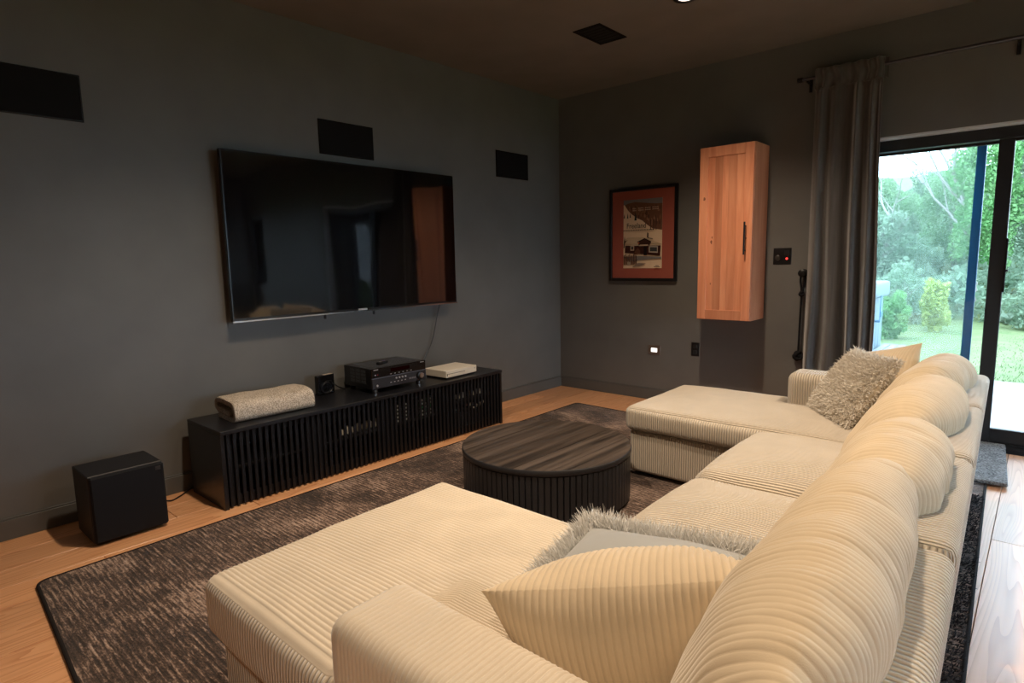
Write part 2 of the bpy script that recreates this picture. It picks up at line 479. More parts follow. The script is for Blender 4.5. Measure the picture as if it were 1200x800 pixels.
def throw_pillow(name, w, h, t, m, parent, n=120, geo=0.0, pitch=RIB, seed=0, flag=1.0, corner=0.10, pw=(2.6, 2.2, 0.62), deform=None, nb_=40, soft=0.006):
    """knife-edge pillow in the XZ plane, thickness along Y, ribs run along Z"""
    b = np.sin(np.linspace(-np.pi / 2, np.pi / 2, nb_ + 1))
    if geo:
        nr_ = max(4, round(w / pitch)); n = nr_ * 8; a = np.linspace(-1, 1, n + 1); pitch = w / nr_
    else: a = np.sin(np.linspace(-np.pi / 2, np.pi / 2, n + 1))
    A, B = np.meshgrid(a, b, indexing='ij')
    out_v = []; F = []; U = []; off = 0
    for sg in (-1, 1):
        X = A * w / 2 * (1 - corner * (1 - B ** 2)); Z = B * h / 2 * (1 - corner * (1 - A ** 2))
        T0 = t / 2 * (np.maximum(1 - np.abs(A) ** pw[0], 0) * np.maximum(1 - np.abs(B) ** pw[1], 0)) ** pw[2]
        T = T0.copy()
        if geo:
            R = np.abs(np.sin(np.pi * (A + 1) * w / 2 / pitch)) ** 0.65
            k = np.minimum(1, T0 / (t * 0.10)); T = T0 + geo * (R - 0.6) * k
            T = np.maximum(T, 0.0); Z = Z + np.sign(B) * np.abs(B) ** 20 * geo * 0.9 * (R - 0.3)
        P = np.stack([X, sg * T, Z], -1).reshape(-1, 3)
        P[:, 1] += soft * wob(P * np.array([1, 0.0, 1]) + sg * 3, 12, seed) * np.minimum(1, T0.reshape(-1) / 0.03)
        if deform is not None: P = deform(P)
        na, nb = A.shape; I = np.arange(na * nb).reshape(na, nb) + off
        q = np.stack([I[:-1, :-1], I[1:, :-1], I[1:, 1:], I[:-1, 1:]], -1).reshape(-1, 4)
        if sg > 0: q = q[:, ::-1]
        uv = np.stack([(A * w / 2).reshape(-1), np.full(na * nb, 0.0 if geo else flag)], -1)
        out_v.append(P); F.append(q); U.append(uv[q - off].reshape(-1, 2)); off += na * nb
    return grid_mesh(name, np.concatenate(out_v), np.concatenate(F), np.concatenate(U), m, parent)

def fur(name, roots, dirs, L, wdt, m, parent, curl=0.5, droop=0.3, seed=0, seg=3):
    r = np.random.default_rng(seed); n = len(roots)
    d = dirs + r.normal(size=(n, 3)) * curl; d /= np.linalg.norm(d, axis=1, keepdims=True)
    bend = r.normal(size=(n, 3)) * curl * 0.8 + np.array([0, 0, -droop])
    side = np.cross(d, r.normal(size=(n, 3))); side /= np.maximum(np.linalg.norm(side, axis=1, keepdims=True), 1e-6)
    ln = L * r.uniform(0.6, 1.15, (n, 1)); V = []
    for k in range(seg + 1):
        tt = k / seg
        c = roots + d * ln * tt + bend * ln * tt * tt * 0.5
        wv = wdt * (1 - tt) ** 0.7 + 0.0004
        V += [c - side * wv, c + side * wv]
    V = np.stack(V, 1).reshape(-1, 3); S = 2 * (seg + 1)
    base = np.arange(n)[:, None] * S
    F = np.concatenate([np.stack([base[:, 0] + 2 * k, base[:, 0] + 2 * k + 1, base[:, 0] + 2 * k + 3, base[:, 0] + 2 * k + 2], -1) for k in range(seg)])
    o = grid_mesh(name, V, F, None, m, parent)
    return tag(o, kind='stuff')

# ================================================================== THE SETTING
H = 2.8
XE, YN = 7.4, -7.0          # far ends of the room behind the camera
DX0, DX1, DZ = 2.60, 4.32, 2.06
WX0, WX1, WZ0, WZ1 = 6.30, 7.30, 0.95, 2.10
st = lambda o: tag(o, kind='structure')
st(bx('wall_left', (-0.2, YN - 0.2, -0.1), (0, 0.25, H), M_WALL, bev=0))
w = MB()
w.box((0, 0, -0.1), (DX0, 0.25, H)); w.box((DX0, 0, DZ), (DX1, 0.25, H)); w.box((DX1, 0, -0.1), (WX0, 0.25, H))
w.box((WX0, 0, -0.1), (WX1, 0.25, WZ0)); w.box((WX0, 0, WZ1), (WX1, 0.25, H)); w.box((WX1, 0, -0.1), (XE, 0.25, H))
st(w.build('wall_right', M_WALL))
st(bx('wall_rear', (0, YN - 0.2, -0.1), (XE, YN, H), M_WALL, bev=0))
w = MB(); EY0, EY1, EZ0, EZ1 = -3.0, -0.4, 0.25, 2.15
w.box((XE, YN - 0.2, -0.1), (XE + 0.2, EY0, H)); w.box((XE, EY1, -0.1), (XE + 0.2, 0.25, H))
w.box((XE, EY0, -0.1), (XE + 0.2, EY1, EZ0)); w.box((XE, EY0, EZ1), (XE + 0.2, EY1, H))
st(w.build('wall_east', M_WALL))
we = tag(bpy.data.objects.new('added_fill_window', None), kind='structure'); COL.objects.link(we)  # unseen east window, added to let in cool fill daylight
for k in range(2):
    ya, yb = EY0 + k * 1.3, EY0 + (k + 1) * 1.3
    f = MB(); f.box((XE + 0.06, ya, EZ0), (XE + 0.14, ya + 0.05, EZ1), 0.003); f.box((XE + 0.06, yb - 0.05, EZ0), (XE + 0.14, yb, EZ1), 0.003)
    f.box((XE + 0.06, ya + 0.05, EZ0), (XE + 0.14, yb - 0.05, EZ0 + 0.05), 0.003); f.box((XE + 0.06, ya + 0.05, EZ1 - 0.05), (XE + 0.14, yb - 0.05, EZ1), 0.003)
    fo = f.build('window_frame', M_ALU, we)
    bx('pane', (XE + 0.09, ya + 0.04, EZ0 + 0.04), (XE + 0.097, yb - 0.04, EZ1 - 0.04), M_GLASS, fo, 0)
st(bx('ceiling', (-0.2, YN - 0.2, H), (XE + 0.2, 0.25, H + 0.15), M_CEIL, bev=0))
fl = st(bx('floor', (0, YN, -0.1), (XE, 0.0, -0.016), mat('subfloor', (0.06, 0.04, 0.03), 0.9), bev=0))
x = 0.0; PW = 0.187; row = 0
while x < XE - 0.01:
    x1 = min(x + PW, XE); y = 0.0; first = True
    off = (0.55, 1.55, 1.05, 1.95, 0.8, 1.3)[row % 6] + random.uniform(-0.15, 0.15)
    while y > YN + 0.01:
        ln = off if first else 2.35; first = False
        y2 = max(y - ln, YN)
        if y2 - YN < 0.3: y2 = YN
        cx, cy = (x + x1) / 2, (y + y2) / 2
        hx, hy = (x1 - x) / 2 - 0.0012, (y - y2) / 2 - 0.0012
        o = MB().box((-hx, -hy, -0.014), (hx, hy, 0.0), 0.0012).build('floor_plank', M_PLANK, fl)
        o.location = (cx, cy, 0)
        y = y2
    x = x1; row += 1

# baseboards with a shadow groove on top
def base(name, a, b, axis, face):
    m = MB()
    if axis == 'y':
        m.box((0.0, a, 0.0), (0.014, b, 0.098), 0.002); m.box((0.0, a, 0.1), (0.009, b, 0.106), 0.001)
    else:
        m.box((a, -0.014, 0.0), (b, 0.0, 0.098), 0.002); m.box((a, -0.009, 0.1), (b, 0.0, 0.106), 0.001)
    return st(m.build(name, M_TRIM))
base('baseboard_left', YN, -0.014, 'y', 1)
base('baseboard_right', 0.0, DX0 - 0.02, 'x', 1)

# ---- sliding door
d = tag(bpy.data.objects.new('door_1', None), kind='structure'); COL.objects.link(d)
rv = MB()
rv.box((DX0 - 0.002, 0.001, 0.0), (DX0 + 0.012, 0.10, DZ)); rv.box((DX0, 0.001, DZ - 0.012), (DX1, 0.10, DZ + 0.002)); rv.box((DX1 - 0.012, 0.001, 0), (DX1 + 0.002, 0.10, DZ))
rv.build('reveal', M_REVEAL, d)
fr = MB()
fr.box((DX0 + 0.012, 0.10, DZ - 0.085), (DX1 - 0.012, 0.25, DZ - 0.012), 0.004)
fr.box((DX0 + 0.012, 0.10, -0.02), (DX0 + 0.04, 0.25, DZ - 0.08), 0.004); fr.box((DX1 - 0.04, 0.10, -0.02), (DX1 - 0.012, 0.25, DZ - 0.08), 0.004)
fr.build('door_frame', M_ALU, d)
bx('sill_track', (DX0, 0.06, -0.1), (DX1, 0.30, 0.012), M_SILL, d)
bx('track_rail', (DX0 + 0.04, 0.135, 0.01), (DX1 - 0.04, 0.145, 0.03), M_ALU, d, 0.001)
def sash(x0, x1, y0, y1, z0, z1, sl, sr, bot, top):
    p = MB()
    p.box((x0, y0, z0), (x0 + sl, y1, z1), 0.004); p.box((x1 - sr, y0, z0), (x1, y1, z1), 0.004)
    p.box((x0 + sl, y0, z0), (x1 - sr, y1, z0 + bot), 0.004); p.box((x0 + sl, y0, z1 - top), (x1 - sr, y1, z1), 0.004)
    s_ = p.build('sash', M_ALU, d)
    bx('pane', (x0 + sl - 0.008, (y0 + y1) / 2 - 0.004, z0 + bot - 0.008), (x1 - sr + 0.008, (y0 + y1) / 2 + 0.004, z1 - top + 0.008), M_GLASS, s_, 0)
    return s_
sash(DX0 + 0.03, 3.432, 0.185, 0.225, 0.02, DZ - 0.08, 0.02, 0.072, 0.09, 0.02)
s2 = sash(3.362, DX1 - 0.03, 0.130, 0.170, 0.03, DZ - 0.08, 0.080, 0.06, 0.09, 0.02)
lt = MB(); lt.box((3.440, 0.118, 1.02), (3.452, 0.130, 1.36), 0.003); lt.box((3.446, 0.112, 1.15), (3.462, 0.122, 1.165), 0.002)
lt.build('latch', M_IRON, s2)
sc = MB()
sc.box((DX0 + 0.03, 0.262, 0.02), (DX0 + 0.05, 0.282, DZ - 0.07), 0.003); sc.box((3.243, 0.262, 0.02), (3.295, 0.282, DZ - 0.07), 0.003)
sc.box((DX0 + 0.05, 0.262, 0.02), (3.243, 0.282, 0.07), 0.003); sc.box((DX0 + 0.05, 0.262, DZ - 0.09), (3.243, 0.282, DZ - 0.07), 0.003)
so = sc.build('screen_frame', M_SCRFRAME, d)
tag(so, 'blue insect screen frame')
bx('screen_mesh', (DX0 + 0.045, 0.270, 0.065), (3.247, 0.274, DZ - 0.085), M_MESH, so, 0)

# ---- second window further along the same wall (seen mirrored in the television)
wn = tag(bpy.data.objects.new('window_1', None), kind='structure'); COL.objects.link(wn)
f = MB()
f.box((WX0, 0.08, WZ0), (WX0 + 0.05, 0.16, WZ1), 0.003); f.box((WX1 - 0.05, 0.08, WZ0), (WX1, 0.16, WZ1), 0.003)
f.box((WX0 + 0.05, 0.08, WZ0), (WX1 - 0.05, 0.16, WZ0 + 0.05), 0.003); f.box((WX0 + 0.05, 0.08, WZ1 - 0.05), (WX1 - 0.05, 0.16, WZ1), 0.003)
f.build('window_frame', M_ALU, wn)
bx('pane', (WX0 + 0.04, 0.115, WZ0 + 0.04), (WX1 - 0.04, 0.122, WZ1 - 0.04), M_GLASS, wn, 0)

# ---- downlights
for i, (lx, ly) in enumerate(DOWNLIGHTS):
    names = ['round recessed downlight in the ceiling by the vent, nearest the window wall',
             'round recessed downlight in the ceiling between television and coffee table',
             'round recessed downlight in the ceiling over the sofa seats',
             'round recessed downlight in the ceiling behind the camera']
    t_ = thing('ceiling_downlight', names[i], 'ceiling light', (lx, ly, H), group='recessed downlights')
    tr = MB()
    tr.lathe([(0.074, 0.0), (0.074, -0.004), (0.066, -0.008), (0.046, -0.007), (0.044, 0.0)], 40)
    tr.build('trim_ring', M_IRON, t_, True)
    MB().lathe([(0.0439, -0.0035), (0.0439, -0.0005)], 32).build('lens', M_LENS, t_, True)
    L = bpy.data.lights.new('downlight_lamp', 'SPOT')
    L.energy = DOWNLIGHT_W; L.color = WARM; L.spot_size = math.radians(124); L.spot_blend = 1.0; L.shadow_soft_size = 0.05
    lo = bpy.data.objects.new('downlight_lamp', L); COL.objects.link(lo); lo.parent = t_; lo.location = (0, 0, -0.03)

# ================================================================== WALL THINGS
# ---- television
tv = thing('television', 'large flat black television mounted on the charcoal wall above the slatted console', 'television', (0.05, -2.41, 0.955))
bx('cabinet_back', (0.0, -0.70, 0.12), (0.022, 0.70, 0.80), M_PLASTIC, tv, 0.006)
bx('wall_bracket', (-0.047, -0.35, 0.30), (0.0, 0.35, 0.62), M_IRON, tv, 0.004)
bx('bezel', (0.018, -0.90, 0.0), (0.046, 0.90, 0.99), M_BEZEL, tv, 0.004)
# very slightly uneven panel, as real panels are
ny, nz = 60, 34
Y, Z = np.meshgrid(np.linspace(-0.890, 0.890, ny + 1), np.linspace(0.018, 0.980, nz + 1), indexing='ij')
X = 0.0475 + 0.0009 * np.sin(Y * 9.0 + 1.2) * np.cos(Z * 2.2) + 0.0007 * np.sin(Y * 17 + 0.5)
V = np.stack([X, Y, Z], -1).reshape(-1, 3); I = np.arange(len(V)).reshape(ny + 1, nz + 1)
Q = np.stack([I[:-1, :-1], I[1:, :-1], I[1:, 1:], I[:-1, 1:]], -1).reshape(-1, 4)
grid_mesh('screen', V, Q, None, M_SCREEN, tv)
bx('chrome_edge', (0.040, -0.90, -0.006), (0.052, 0.90, 0.004), M_CHROME, tv, 0.001)
bx('badge', (0.046, -0.035, 0.004), (0.054, 0.035, 0.016), M_SILVER, tv, 0.001)
for yy in (-0.28, 0.11):
    MB().box((0.015, yy - 0.008, -0.035), (0.030, yy + 0.008, 0.0), 0.003).build('hook', M_PLASTIC, tv)
cb = MB().tube(smoothpath([(0.06, -1.66, 0.965), (0.045, -1.68, 0.86), (0.03, -1.73, 0.66), (0.03, -1.83, 0.50), (0.045, -1.86, 0.435)]), 0.004, 6)
tag(cb.build('power_cable', mat('grey_cable', (0.06, 0.06, 0.065), 0.5), smooth=True), 'thin dark cable hanging down the wall from the television corner', 'cable')

# ---- in-wall speakers
spk = [(-2.40, 'black rectangular in-wall speaker directly above the television'),
       (-0.695, 'black rectangular in-wall speaker between the television and the room corner'),
       (-4.135, 'black rectangular in-wall speaker at the left edge, cut by the frame')]
for yy, lab in spk:
    s_ = thing('wall_speaker', lab, 'speaker', (0, yy, 2.115), group='in-wall speakers over the television')
    bx('speaker_frame', (0.0005, -0.216, -0.112), (0.006, 0.216, 0.112), M_BEZEL, s_, 0.002)
    bx('speaker_grille', (0.0055, -0.209, -0.105), (0.009, 0.209, 0.105), M_SPK, s_, 0.002)

# ---- ceiling vent
v_ = thing('ceiling_vent', 'square black vent set into the ceiling', 'vent', (1.24, -1.17, H))
q = MB(); q.box((-0.108, -0.17, -0.006), (-0.090, 0.17, -0.0003), 0.001); q.box((0.090, -0.17, -0.006), (0.108, 0.17, -0.0003), 0.001)
q.box((-0.09, -0.17, -0.006), (0.09, -0.152, -0.0003), 0.001); q.box((-0.09, 0.152, -0.006), (0.09, 0.17, -0.0003), 0.001)
q.build('vent_frame', M_BEZEL, v_)
bx('vent_backing', (-0.09, -0.152, -0.0025), (0.09, 0.152, -0.0005), mat('vent_dark', (0.004, 0.004, 0.004), 0.9), v_, 0)
for k in range(7):
    a = -0.135 + k * 0.045
    bx('louvre', (-0.09, a - 0.007, -0.0045), (0.09, a + 0.007, -0.0026), M_SPK, v_, 0.0005)

# ---- framed poster
pc = thing('framed_poster', 'black framed winter lodge poster with wide terracotta mat', 'picture', (0.928, 0.0, 1.485))
PW2, PH2 = 0.335, 0.412
f = MB()
f.box((-PW2, -0.030, -PH2), (-PW2 + 0.026, -0.001, PH2), 0.003); f.box((PW2 - 0.026, -0.030, -PH2), (PW2, -0.001, PH2), 0.003)
f.box((-PW2 + 0.026, -0.030, -PH2), (PW2 - 0.026, -0.001, -PH2 + 0.026), 0.003); f.box((-PW2 + 0.026, -0.030, PH2 - 0.026), (PW2 - 0.026, -0.001, PH2), 0.003)
f.build('frame', M_FRAME, pc)
bx('mat_board', (-PW2 + 0.024, -0.014, -PH2 + 0.024), (PW2 - 0.024, -0.010, PH2 - 0.024), M_MAT_RED, pc, 0)
pw, ph0, ph1 = 0.192, -0.298, 0.308
pr = bx('print', (-pw, -0.0165, ph0), (pw, -0.0135, ph1), mat('poster_snow', (0.80, 0.61, 0.43), 0.7), pc, 0)
tag(pr, 'snowy lodge print lettered Freeland')
depth = [0.0166]
def patch(poly, col, name='print_area'):
    depth[0] += 0.00012
    y = -depth[0]
    P = [(-pw + a * 2 * pw, ph0 + b * (ph1 - ph0)) for a, b in poly]
    link_mesh(name, [(a, y, b) for a, b in P], [tuple(range(len(P)))], pm(col), pr)
_pm = {}
def pm(c):
    if c not in _pm: _pm[c] = mat('poster_ink_%d' % len(_pm), c, 0.75, spec=0.15)
    return _pm[c]
patch([(0, 0.93), (0.3, 0.955), (0.55, 0.93), (1, 0.91), (1, 1), (0, 1)], (0.20, 0.19, 0.19))
hill = [(0.03, 0.93), (0.12, 0.85), (0.22, 0.79), (0.35, 0.735), (0.5, 0.69), (0.62, 0.63), (0.75, 0.575), (0.86, 0.56), (1, 0.545), (1, 0.92), (0.8, 0.925), (0.55, 0.945), (0.3, 0.965), (0.12, 0.95)]
patch(hill, (0.16, 0.075, 0.045))
rp = random.Random(3)
for k in range(46):
    a = rp.uniform(0.15, 0.97); lo_ = 0.93 - 0.42 * min(1, a * 1.15); b = rp.uniform(max(0.57, lo_ + 0.01), 0.9); s_ = rp.uniform(0.015, 0.04)
    patch([(a - s_ * 0.6, b - s_), (a + s_ * 0.6, b - s_), (a + s_ * 0.7, b), (a, b + s_), (a - s_ * 0.7, b)], [(0.22, 0.11, 0.06), (0.10, 0.05, 0.035), (0.28, 0.15, 0.09)][k % 3])
for a, b, s_ in [(0.03, 0.77, 0.035), (0.12, 0.77, 0.04), (0.19, 0.775, 0.035), (0.33, 0.76, 0.07)]:
    patch([(a - s_ * 0.45, b - s_ * 0.9), (a + s_ * 0.45, b - s_ * 0.9), (a + s_ * 0.2, b + s_ * 0.3), (a, b + s_), (a - s_ * 0.2, b + s_ * 0.3)], (0.025, 0.03, 0.025))
for a in (0.72, 0.80, 0.86):
    patch([(a - 0.008, 0.55), (a + 0.008, 0.55), (a + 0.02, 0.70), (a - 0.02, 0.70)], (0.09, 0.045, 0.03))
patch([(0.0, 0.36), (0.08, 0.35), (0.6, 0.36), (1.0, 0.345), (1.0, 0.35), (0.55, 0.45), (0.12, 0.45), (0.0, 0.41)], (0.56, 0.43, 0.30))     # snowy roof
patch([(0.05, 0.23), (0.97, 0.18), (0.98, 0.325), (0.06, 0.335)], (0.045, 0.014, 0.010))   # lodge wall
patch([(0.42, 0.335), (0.70, 0.335), (0.74, 0.375), (0.57, 0.435), (0.40, 0.375)], (0.05, 0.02, 0.014))     # gable
patch([(0.38, 0.375), (0.57, 0.42), (0.74, 0.375), (0.74, 0.388), (0.57, 0.437), (0.38, 0.388)], (0.02, 0.012, 0.01))
patch([(0.42, 0.325), (0.66, 0.325), (0.66, 0.345), (0.45, 0.345)], (0.55, 0.42, 0.32))
patch([(0.55, 0.19), (0.63, 0.19), (0.63, 0.32), (0.55, 0.32)], (0.012, 0.008, 0.008))     # door
patch([(0.20, 0.26), (0.30, 0.26), (0.30, 0.335), (0.20, 0.335)], (0.5, 0.38, 0.28)); patch([(0.22, 0.275), (0.28, 0.275), (0.28, 0.32), (0.22, 0.32)], (0.06, 0.05, 0.045))
patch([(0.68, 0.23), (0.91, 0.22), (0.91, 0.315), (0.68, 0.32)], (0.45, 0.38, 0.32)); patch([(0.71, 0.245), (0.89, 0.238), (0.89, 0.30), (0.71, 0.305)], (0.05, 0.05, 0.055))
patch([(0.0, 0.17), (0.45, 0.18), (1.0, 0.165), (1.0, 0.14), (0.42, 0.12), (0.3, 0.10)], (0.20, 0.19, 0.19))           # blue shadow
patch([(0.63, 0.45), (0.67, 0.43), (0.67, 0.505), (0.64, 0.52)], (0.05, 0.035, 0.03)); patch([(0.67, 0.43), (0.78, 0.42), (0.78, 0.43), (0.67, 0.44)], (0.06, 0.04, 0.03))
patch([(0.02, 0.30), (0.04, 0.30), (0.06, 0.38), (0.13, 0.42), (0.06, 0.40), (0.045, 0.48), (0.03, 0.40)], (0.04, 0.025, 0.02))
for k in range(10):
    a = 0.02 + 0.036 * k
    patch([(a, 0.05 + 0.004 * (k % 3)), (a + 0.026, 0.05), (a + 0.028, 0.20 + 0.02 * math.sin(k * 2)), (a + 0.002, 0.19)], [(0.13, 0.06, 0.035), (0.07, 0.03, 0.02)][k % 2])
patch([(0.30, 0.20), (0.47, 0.215), (0.46, 0.26), (0.4, 0.30), (0.33, 0.26)], (0.12, 0.05, 0.03))
patch([(0.12, 0.06), (0.20, 0.05), (0.22, 0.09), (0.14, 0.10)], (0.42, 0.34, 0.26)); patch([(0.25, 0.02), (0.45, 0.03), (0.62, 0.07), (0.4, 0.08)], (0.25, 0.19, 0.15))
patch([(0.40, 0.36), (0.44, 0.355), (0.44, 0.375), (0.40, 0.38)], (0.40, 0.09, 0.04))
def text_mesh(s, size, cx, cz, y, m, parent, name='lettering', squash=1.0):
    cu = bpy.data.curves.new('lettering', 'FONT'); cu.body = s; cu.size = size; cu.align_x = 'CENTER'; cu.extrude = 0.0003
    tmp = bpy.data.objects.new('lettering', cu)
    me = bpy.data.meshes.new_from_object(tmp); bpy.data.objects.remove(tmp)
    me.materials.clear(); me.materials.append(m)
    o = link(name, me, parent); o.location = (cx, y, cz); o.rotation_euler = (math.pi / 2, 0, 0); o.scale = (squash, 1, 1)
    return o
depth[0] += 0.001
text_mesh('Freeland', 0.066, -0.055, 0.057, -depth[0], pm((0.03, 0.022, 0.02)), pr, squash=0.86)
for k in range(22):        # small unreadable line below the title
    a = 0.02 + k * 0.036
    patch([(a, 0.548), (a + 0.024, 0.548), (a + 0.024, 0.562 + 0.006 * (k % 2)), (a, 0.562)], (0.07, 0.05, 0.04))
for cx_, wd in ((0.31, 0.10), (0.48, 0.14), (0.66, 0.15), (0.85, 0.16)):   # four names too small to read
    for r_ in (0, 1):
        for k in range(4):
            a = cx_ - wd / 2 + k * wd / 4 + r_ * 0.005
            patch([(a, 0.862 - r_ * 0.028 + 0.008 * (cx_ - 0.3)), (a + wd / 4 - 0.01, 0.862 - r_ * 0.028 + 0.008 * (cx_ - 0.3)), (a + wd / 4 - 0.01, 0.876 - r_ * 0.028), (a, 0.876 - r_ * 0.028)], (0.55, 0.40, 0.28))
patch([(0.83, 0.018), (0.98, 0.014), (0.98, 0.022), (0.83, 0.026)], (0.05, 0.03, 0.03)); patch([(0.87, 0.034), (0.95, 0.032), (0.95, 0.04), (0.87, 0.042)], (0.05, 0.03, 0.03))

# ---- hanging cabinet
hc = thing('wall_cabinet', 'tall narrow honey coloured wooden wall cabinet with a shaker door', 'cabinet', (1.79, 0.0, 0.79))
CW, CD, CH = 0.208, 0.28, 1.315
b = MB()
b.box((-CW, -CD, 0.0), (-CW + 0.018, -0.001, CH), 0.002); b.box((CW - 0.018, -CD, 0.0), (CW, -0.001, CH), 0.002)
b.box((-CW + 0.018, -CD, 0.0), (CW - 0.018, -0.001, 0.018), 0.002); b.box((-CW + 0.018, -CD, CH - 0.018), (CW - 0.018, -0.001, CH), 0.002)
b.box((-CW + 0.018, -0.012, 0.018), (CW - 0.018, -0.002, CH - 0.018))
b.build('body', M_ALDER, hc)
dr = tag(bpy.data.objects.new('door', None)); COL.objects.link(dr); dr.parent = hc; dr.location = (0, -CD, 0)
y0, y1 = -0.024, -0.003
for s_ in (-1, 1):
    a, c_ = sorted((s_ * (CW - 0.002), s_ * (CW - 0.068)))
    bx('stile', (a, y0, 0.003), (c_, y1, CH - 0.003), M_ALDER, dr, 0.002)
bx('rail', (-CW + 0.068, y0, 0.003), (CW - 0.068, y1, 0.078), M_ALDER, dr, 0.002)
bx('rail', (-CW + 0.068, y0, CH - 0.078), (CW - 0.068, y1, CH - 0.003), M_ALDER, dr, 0.002)
wds = [0.052, 0.060, 0.046, 0.062, 0.060]; a = -CW + 0.068; tot = sum(wds); sc_ = (2 * CW - 0.136) / tot
for wd in wds:
    bx('panel_board', (a + 0.0003, y0 + 0.009, 0.074), (a + wd * sc_ - 0.0003, y1 - 0.004, CH - 0.074), M_ALDER, dr, 0.0008); a += wd * sc_
for kx, kz, kr in [(-0.105, 0.60, 0.012), (-0.10, 0.635, 0.007), (-0.165, 0.93, 0.013), (-0.105, 0.28, 0.006), (0.165, 0.62, 0.007)]:
    yk = y0 + 0.009 if abs(kx) < 0.14 else y0
    kp = [(kx + kr * 0.62 * math.cos(q_) * (1 + 0.25 * math.sin(3 * q_ + kz * 9)), kz + kr * 1.15 * math.sin(q_) * (1 + 0.2 * math.cos(2 * q_ + kx * 40))) for q_ in np.linspace(0, 2 * math.pi, 15)[:-1]]
    MB().prism(kp, yk - 0.0005, yk + 0.0005, 'xz').build('knot', M_KNOT, dr)
hd = MB(); hd.tube([(0.16, y0 - 0.028, 0.50), (0.16, y0 - 0.028, 0.74)], 0.0065, 10); hd.tube([(0.16, y0 - 0.028, 0.53), (0.16, y0, 0.53)], 0.005, 8); hd.tube([(0.16, y0 - 0.028, 0.71), (0.16, y0, 0.71)], 0.005, 8)
hdo = MB(); 
tag(hd.build('handle', M_IRON, hc, True), 'black bar handle'); hc.children[-1].location = (0, -CD, 0)

# ---- plates on the window wall
sl = thing('step_light', 'small lit night light in a square dark wall plate', 'light', (1.053, 0, 0.457))
bx('plate', (-0.060, -0.006, -0.044), (0.060, -0.0004, 0.044), mat('bronze_plate', (0.17, 0.13, 0.11), 0.35, metal=0.3), sl, 0.002)
bx('lens', (-0.030, -0.010, -0.018), (0.030, -0.0055, 0.018), M_STEP, sl, 0.003)
ol = thing('wall_outlet', 'black duplex outlet on the wall below the honey coloured cabinet', 'outlet', (1.44, 0, 0.496))
bx('plate', (-0.036, -0.006, -0.058), (0.036, -0.0004, 0.058), M_PLASTIC, ol, 0.002)
for s_ in (-1, 1):
    bx('socket', (-0.017, -0.009, s_ * 0.024 - 0.017), (0.017, -0.0055, s_ * 0.024 + 0.017), mat('outlet_face', (0.022, 0.022, 0.024), 0.3), ol, 0.003)
sw = thing('switch_plate', 'black double switch plate with a red indicator light', 'switch', (2.123, 0, 1.272))
bx('plate', (-0.066, -0.006, -0.062), (0.066, -0.0004, 0.062), M_PLASTIC, sw, 0.002)
MB().lathe([(0.022, 0.0), (0.020, 0.012), (0.014, 0.015)], 20, (-0.032, -0.006, -0.012), 'y').build('dial', mat('dial_black', (0.03, 0.028, 0.026), 0.35), sw, True)
bx('rocker', (0.016, -0.010, 0.006), (0.050, -0.0055, 0.046), mat('rocker_black', (0.02, 0.02, 0.021), 0.3), sw, 0.002)
MB().lathe([(0.0085, 0.0), (0.007, 0.005)], 14, (0.034, -0.006, -0.018), 'y').build('indicator', M_RED, sw, True)

# ---- rope tieback
tb = thing('rope_tieback', 'black rope curtain tieback with ball knot hanging from a wall hook', 'tieback', (2.285, 0, 1.145))
MB().lathe([(0.030, 0.0005), (0.030, 0.006), (0.012, 0.010), (0.010, 0.045), (0.026, 0.050), (0.028, 0.062), (0.018, 0.068)], 20, (0, 0, 0), 'y').build('hook', M_IRON, tb, True)
rp_ = MB(); rp_.tube(smoothpath([(-0.010, -0.030, 0.012), (-0.014, -0.034, -0.06), (-0.004, -0.034, -0.15), (-0.006, -0.034, -0.40), (-0.008, -0.034, -0.59)]), 0.008, 8)
rp_.tube(smoothpath([(0.012, -0.030, 0.012), (0.016, -0.036, -0.06), (0.002, -0.036, -0.15)]), 0.008, 8)
rp_.build('rope', M_ROPE, tb, True)
def knot(m, c, r, rr):
    for k in range(3):
        pts = []
        for j in range(25):
            th = 2 * math.pi * j / 24
            p = Vector((math.cos(th) * r, math.sin(th) * r, 0.25 * r * math.sin(2 * th)))
            p.rotate(Euler((0.6 + k * 1.05, 0.5 * k, k * 0.9))); pts.append(p + Vector(c))
        m.tube(pts, rr, 7)
    m.lathe([(r * 0.2, -r * 0.8), (r * 0.7, -r * 0.5), (r * 0.9, 0), (r * 0.7, r * 0.5), (r * 0.2, r * 0.8)], 12, c)
kn = MB(); knot(kn, (-0.003, -0.036, -0.155), 0.015, 0.007); kn.build('knot', M_ROPE, tb, True)
kn = MB(); knot(kn, (-0.008, -0.038, -0.625), 0.030, 0.011); kn.build('ball_knot', M_ROPE, tb, True)

# ---- curtain rod and curtain
cr = thing('curtain_rod', 'long dark metal curtain rod above the sliding door', 'curtain rod', (2.21, -0.10, 2.512))
MB().tube([(0.03, 0, 0), (2.30, 0, 0)], 0.0125, 12).build('rod', mat('dark_nickel', (0.10, 0.10, 0.115), 0.28, metal=0.7), cr, True)
for xx in (0.0, 2.30):
    MB().tube([(xx, 0, 0), (xx + 0.035, 0, 0)], 0.0165, 12).build('end_cap', M_IRON, cr, True)
for xx in (0.065, 1.215, 2.22):
    k = MB(); k.box((xx - 0.010, 0.085, -0.075), (xx + 0.010, 0.0985, 0.02), 0.002); k.box((xx - 0.006, -0.004, -0.024), (xx + 0.006, 0.088, -0.014), 0.001)
    k.build('bracket', M_IRON, cr)
cu = thing('curtain', 'grey velvet curtain gathered in folds at the left of the sliding door', 'curtain', (2.335, -0.10, 0.0))
NU, NV = 220, 90
Wd = 0.435
u = np.linspace(0, 1, NU + 1)
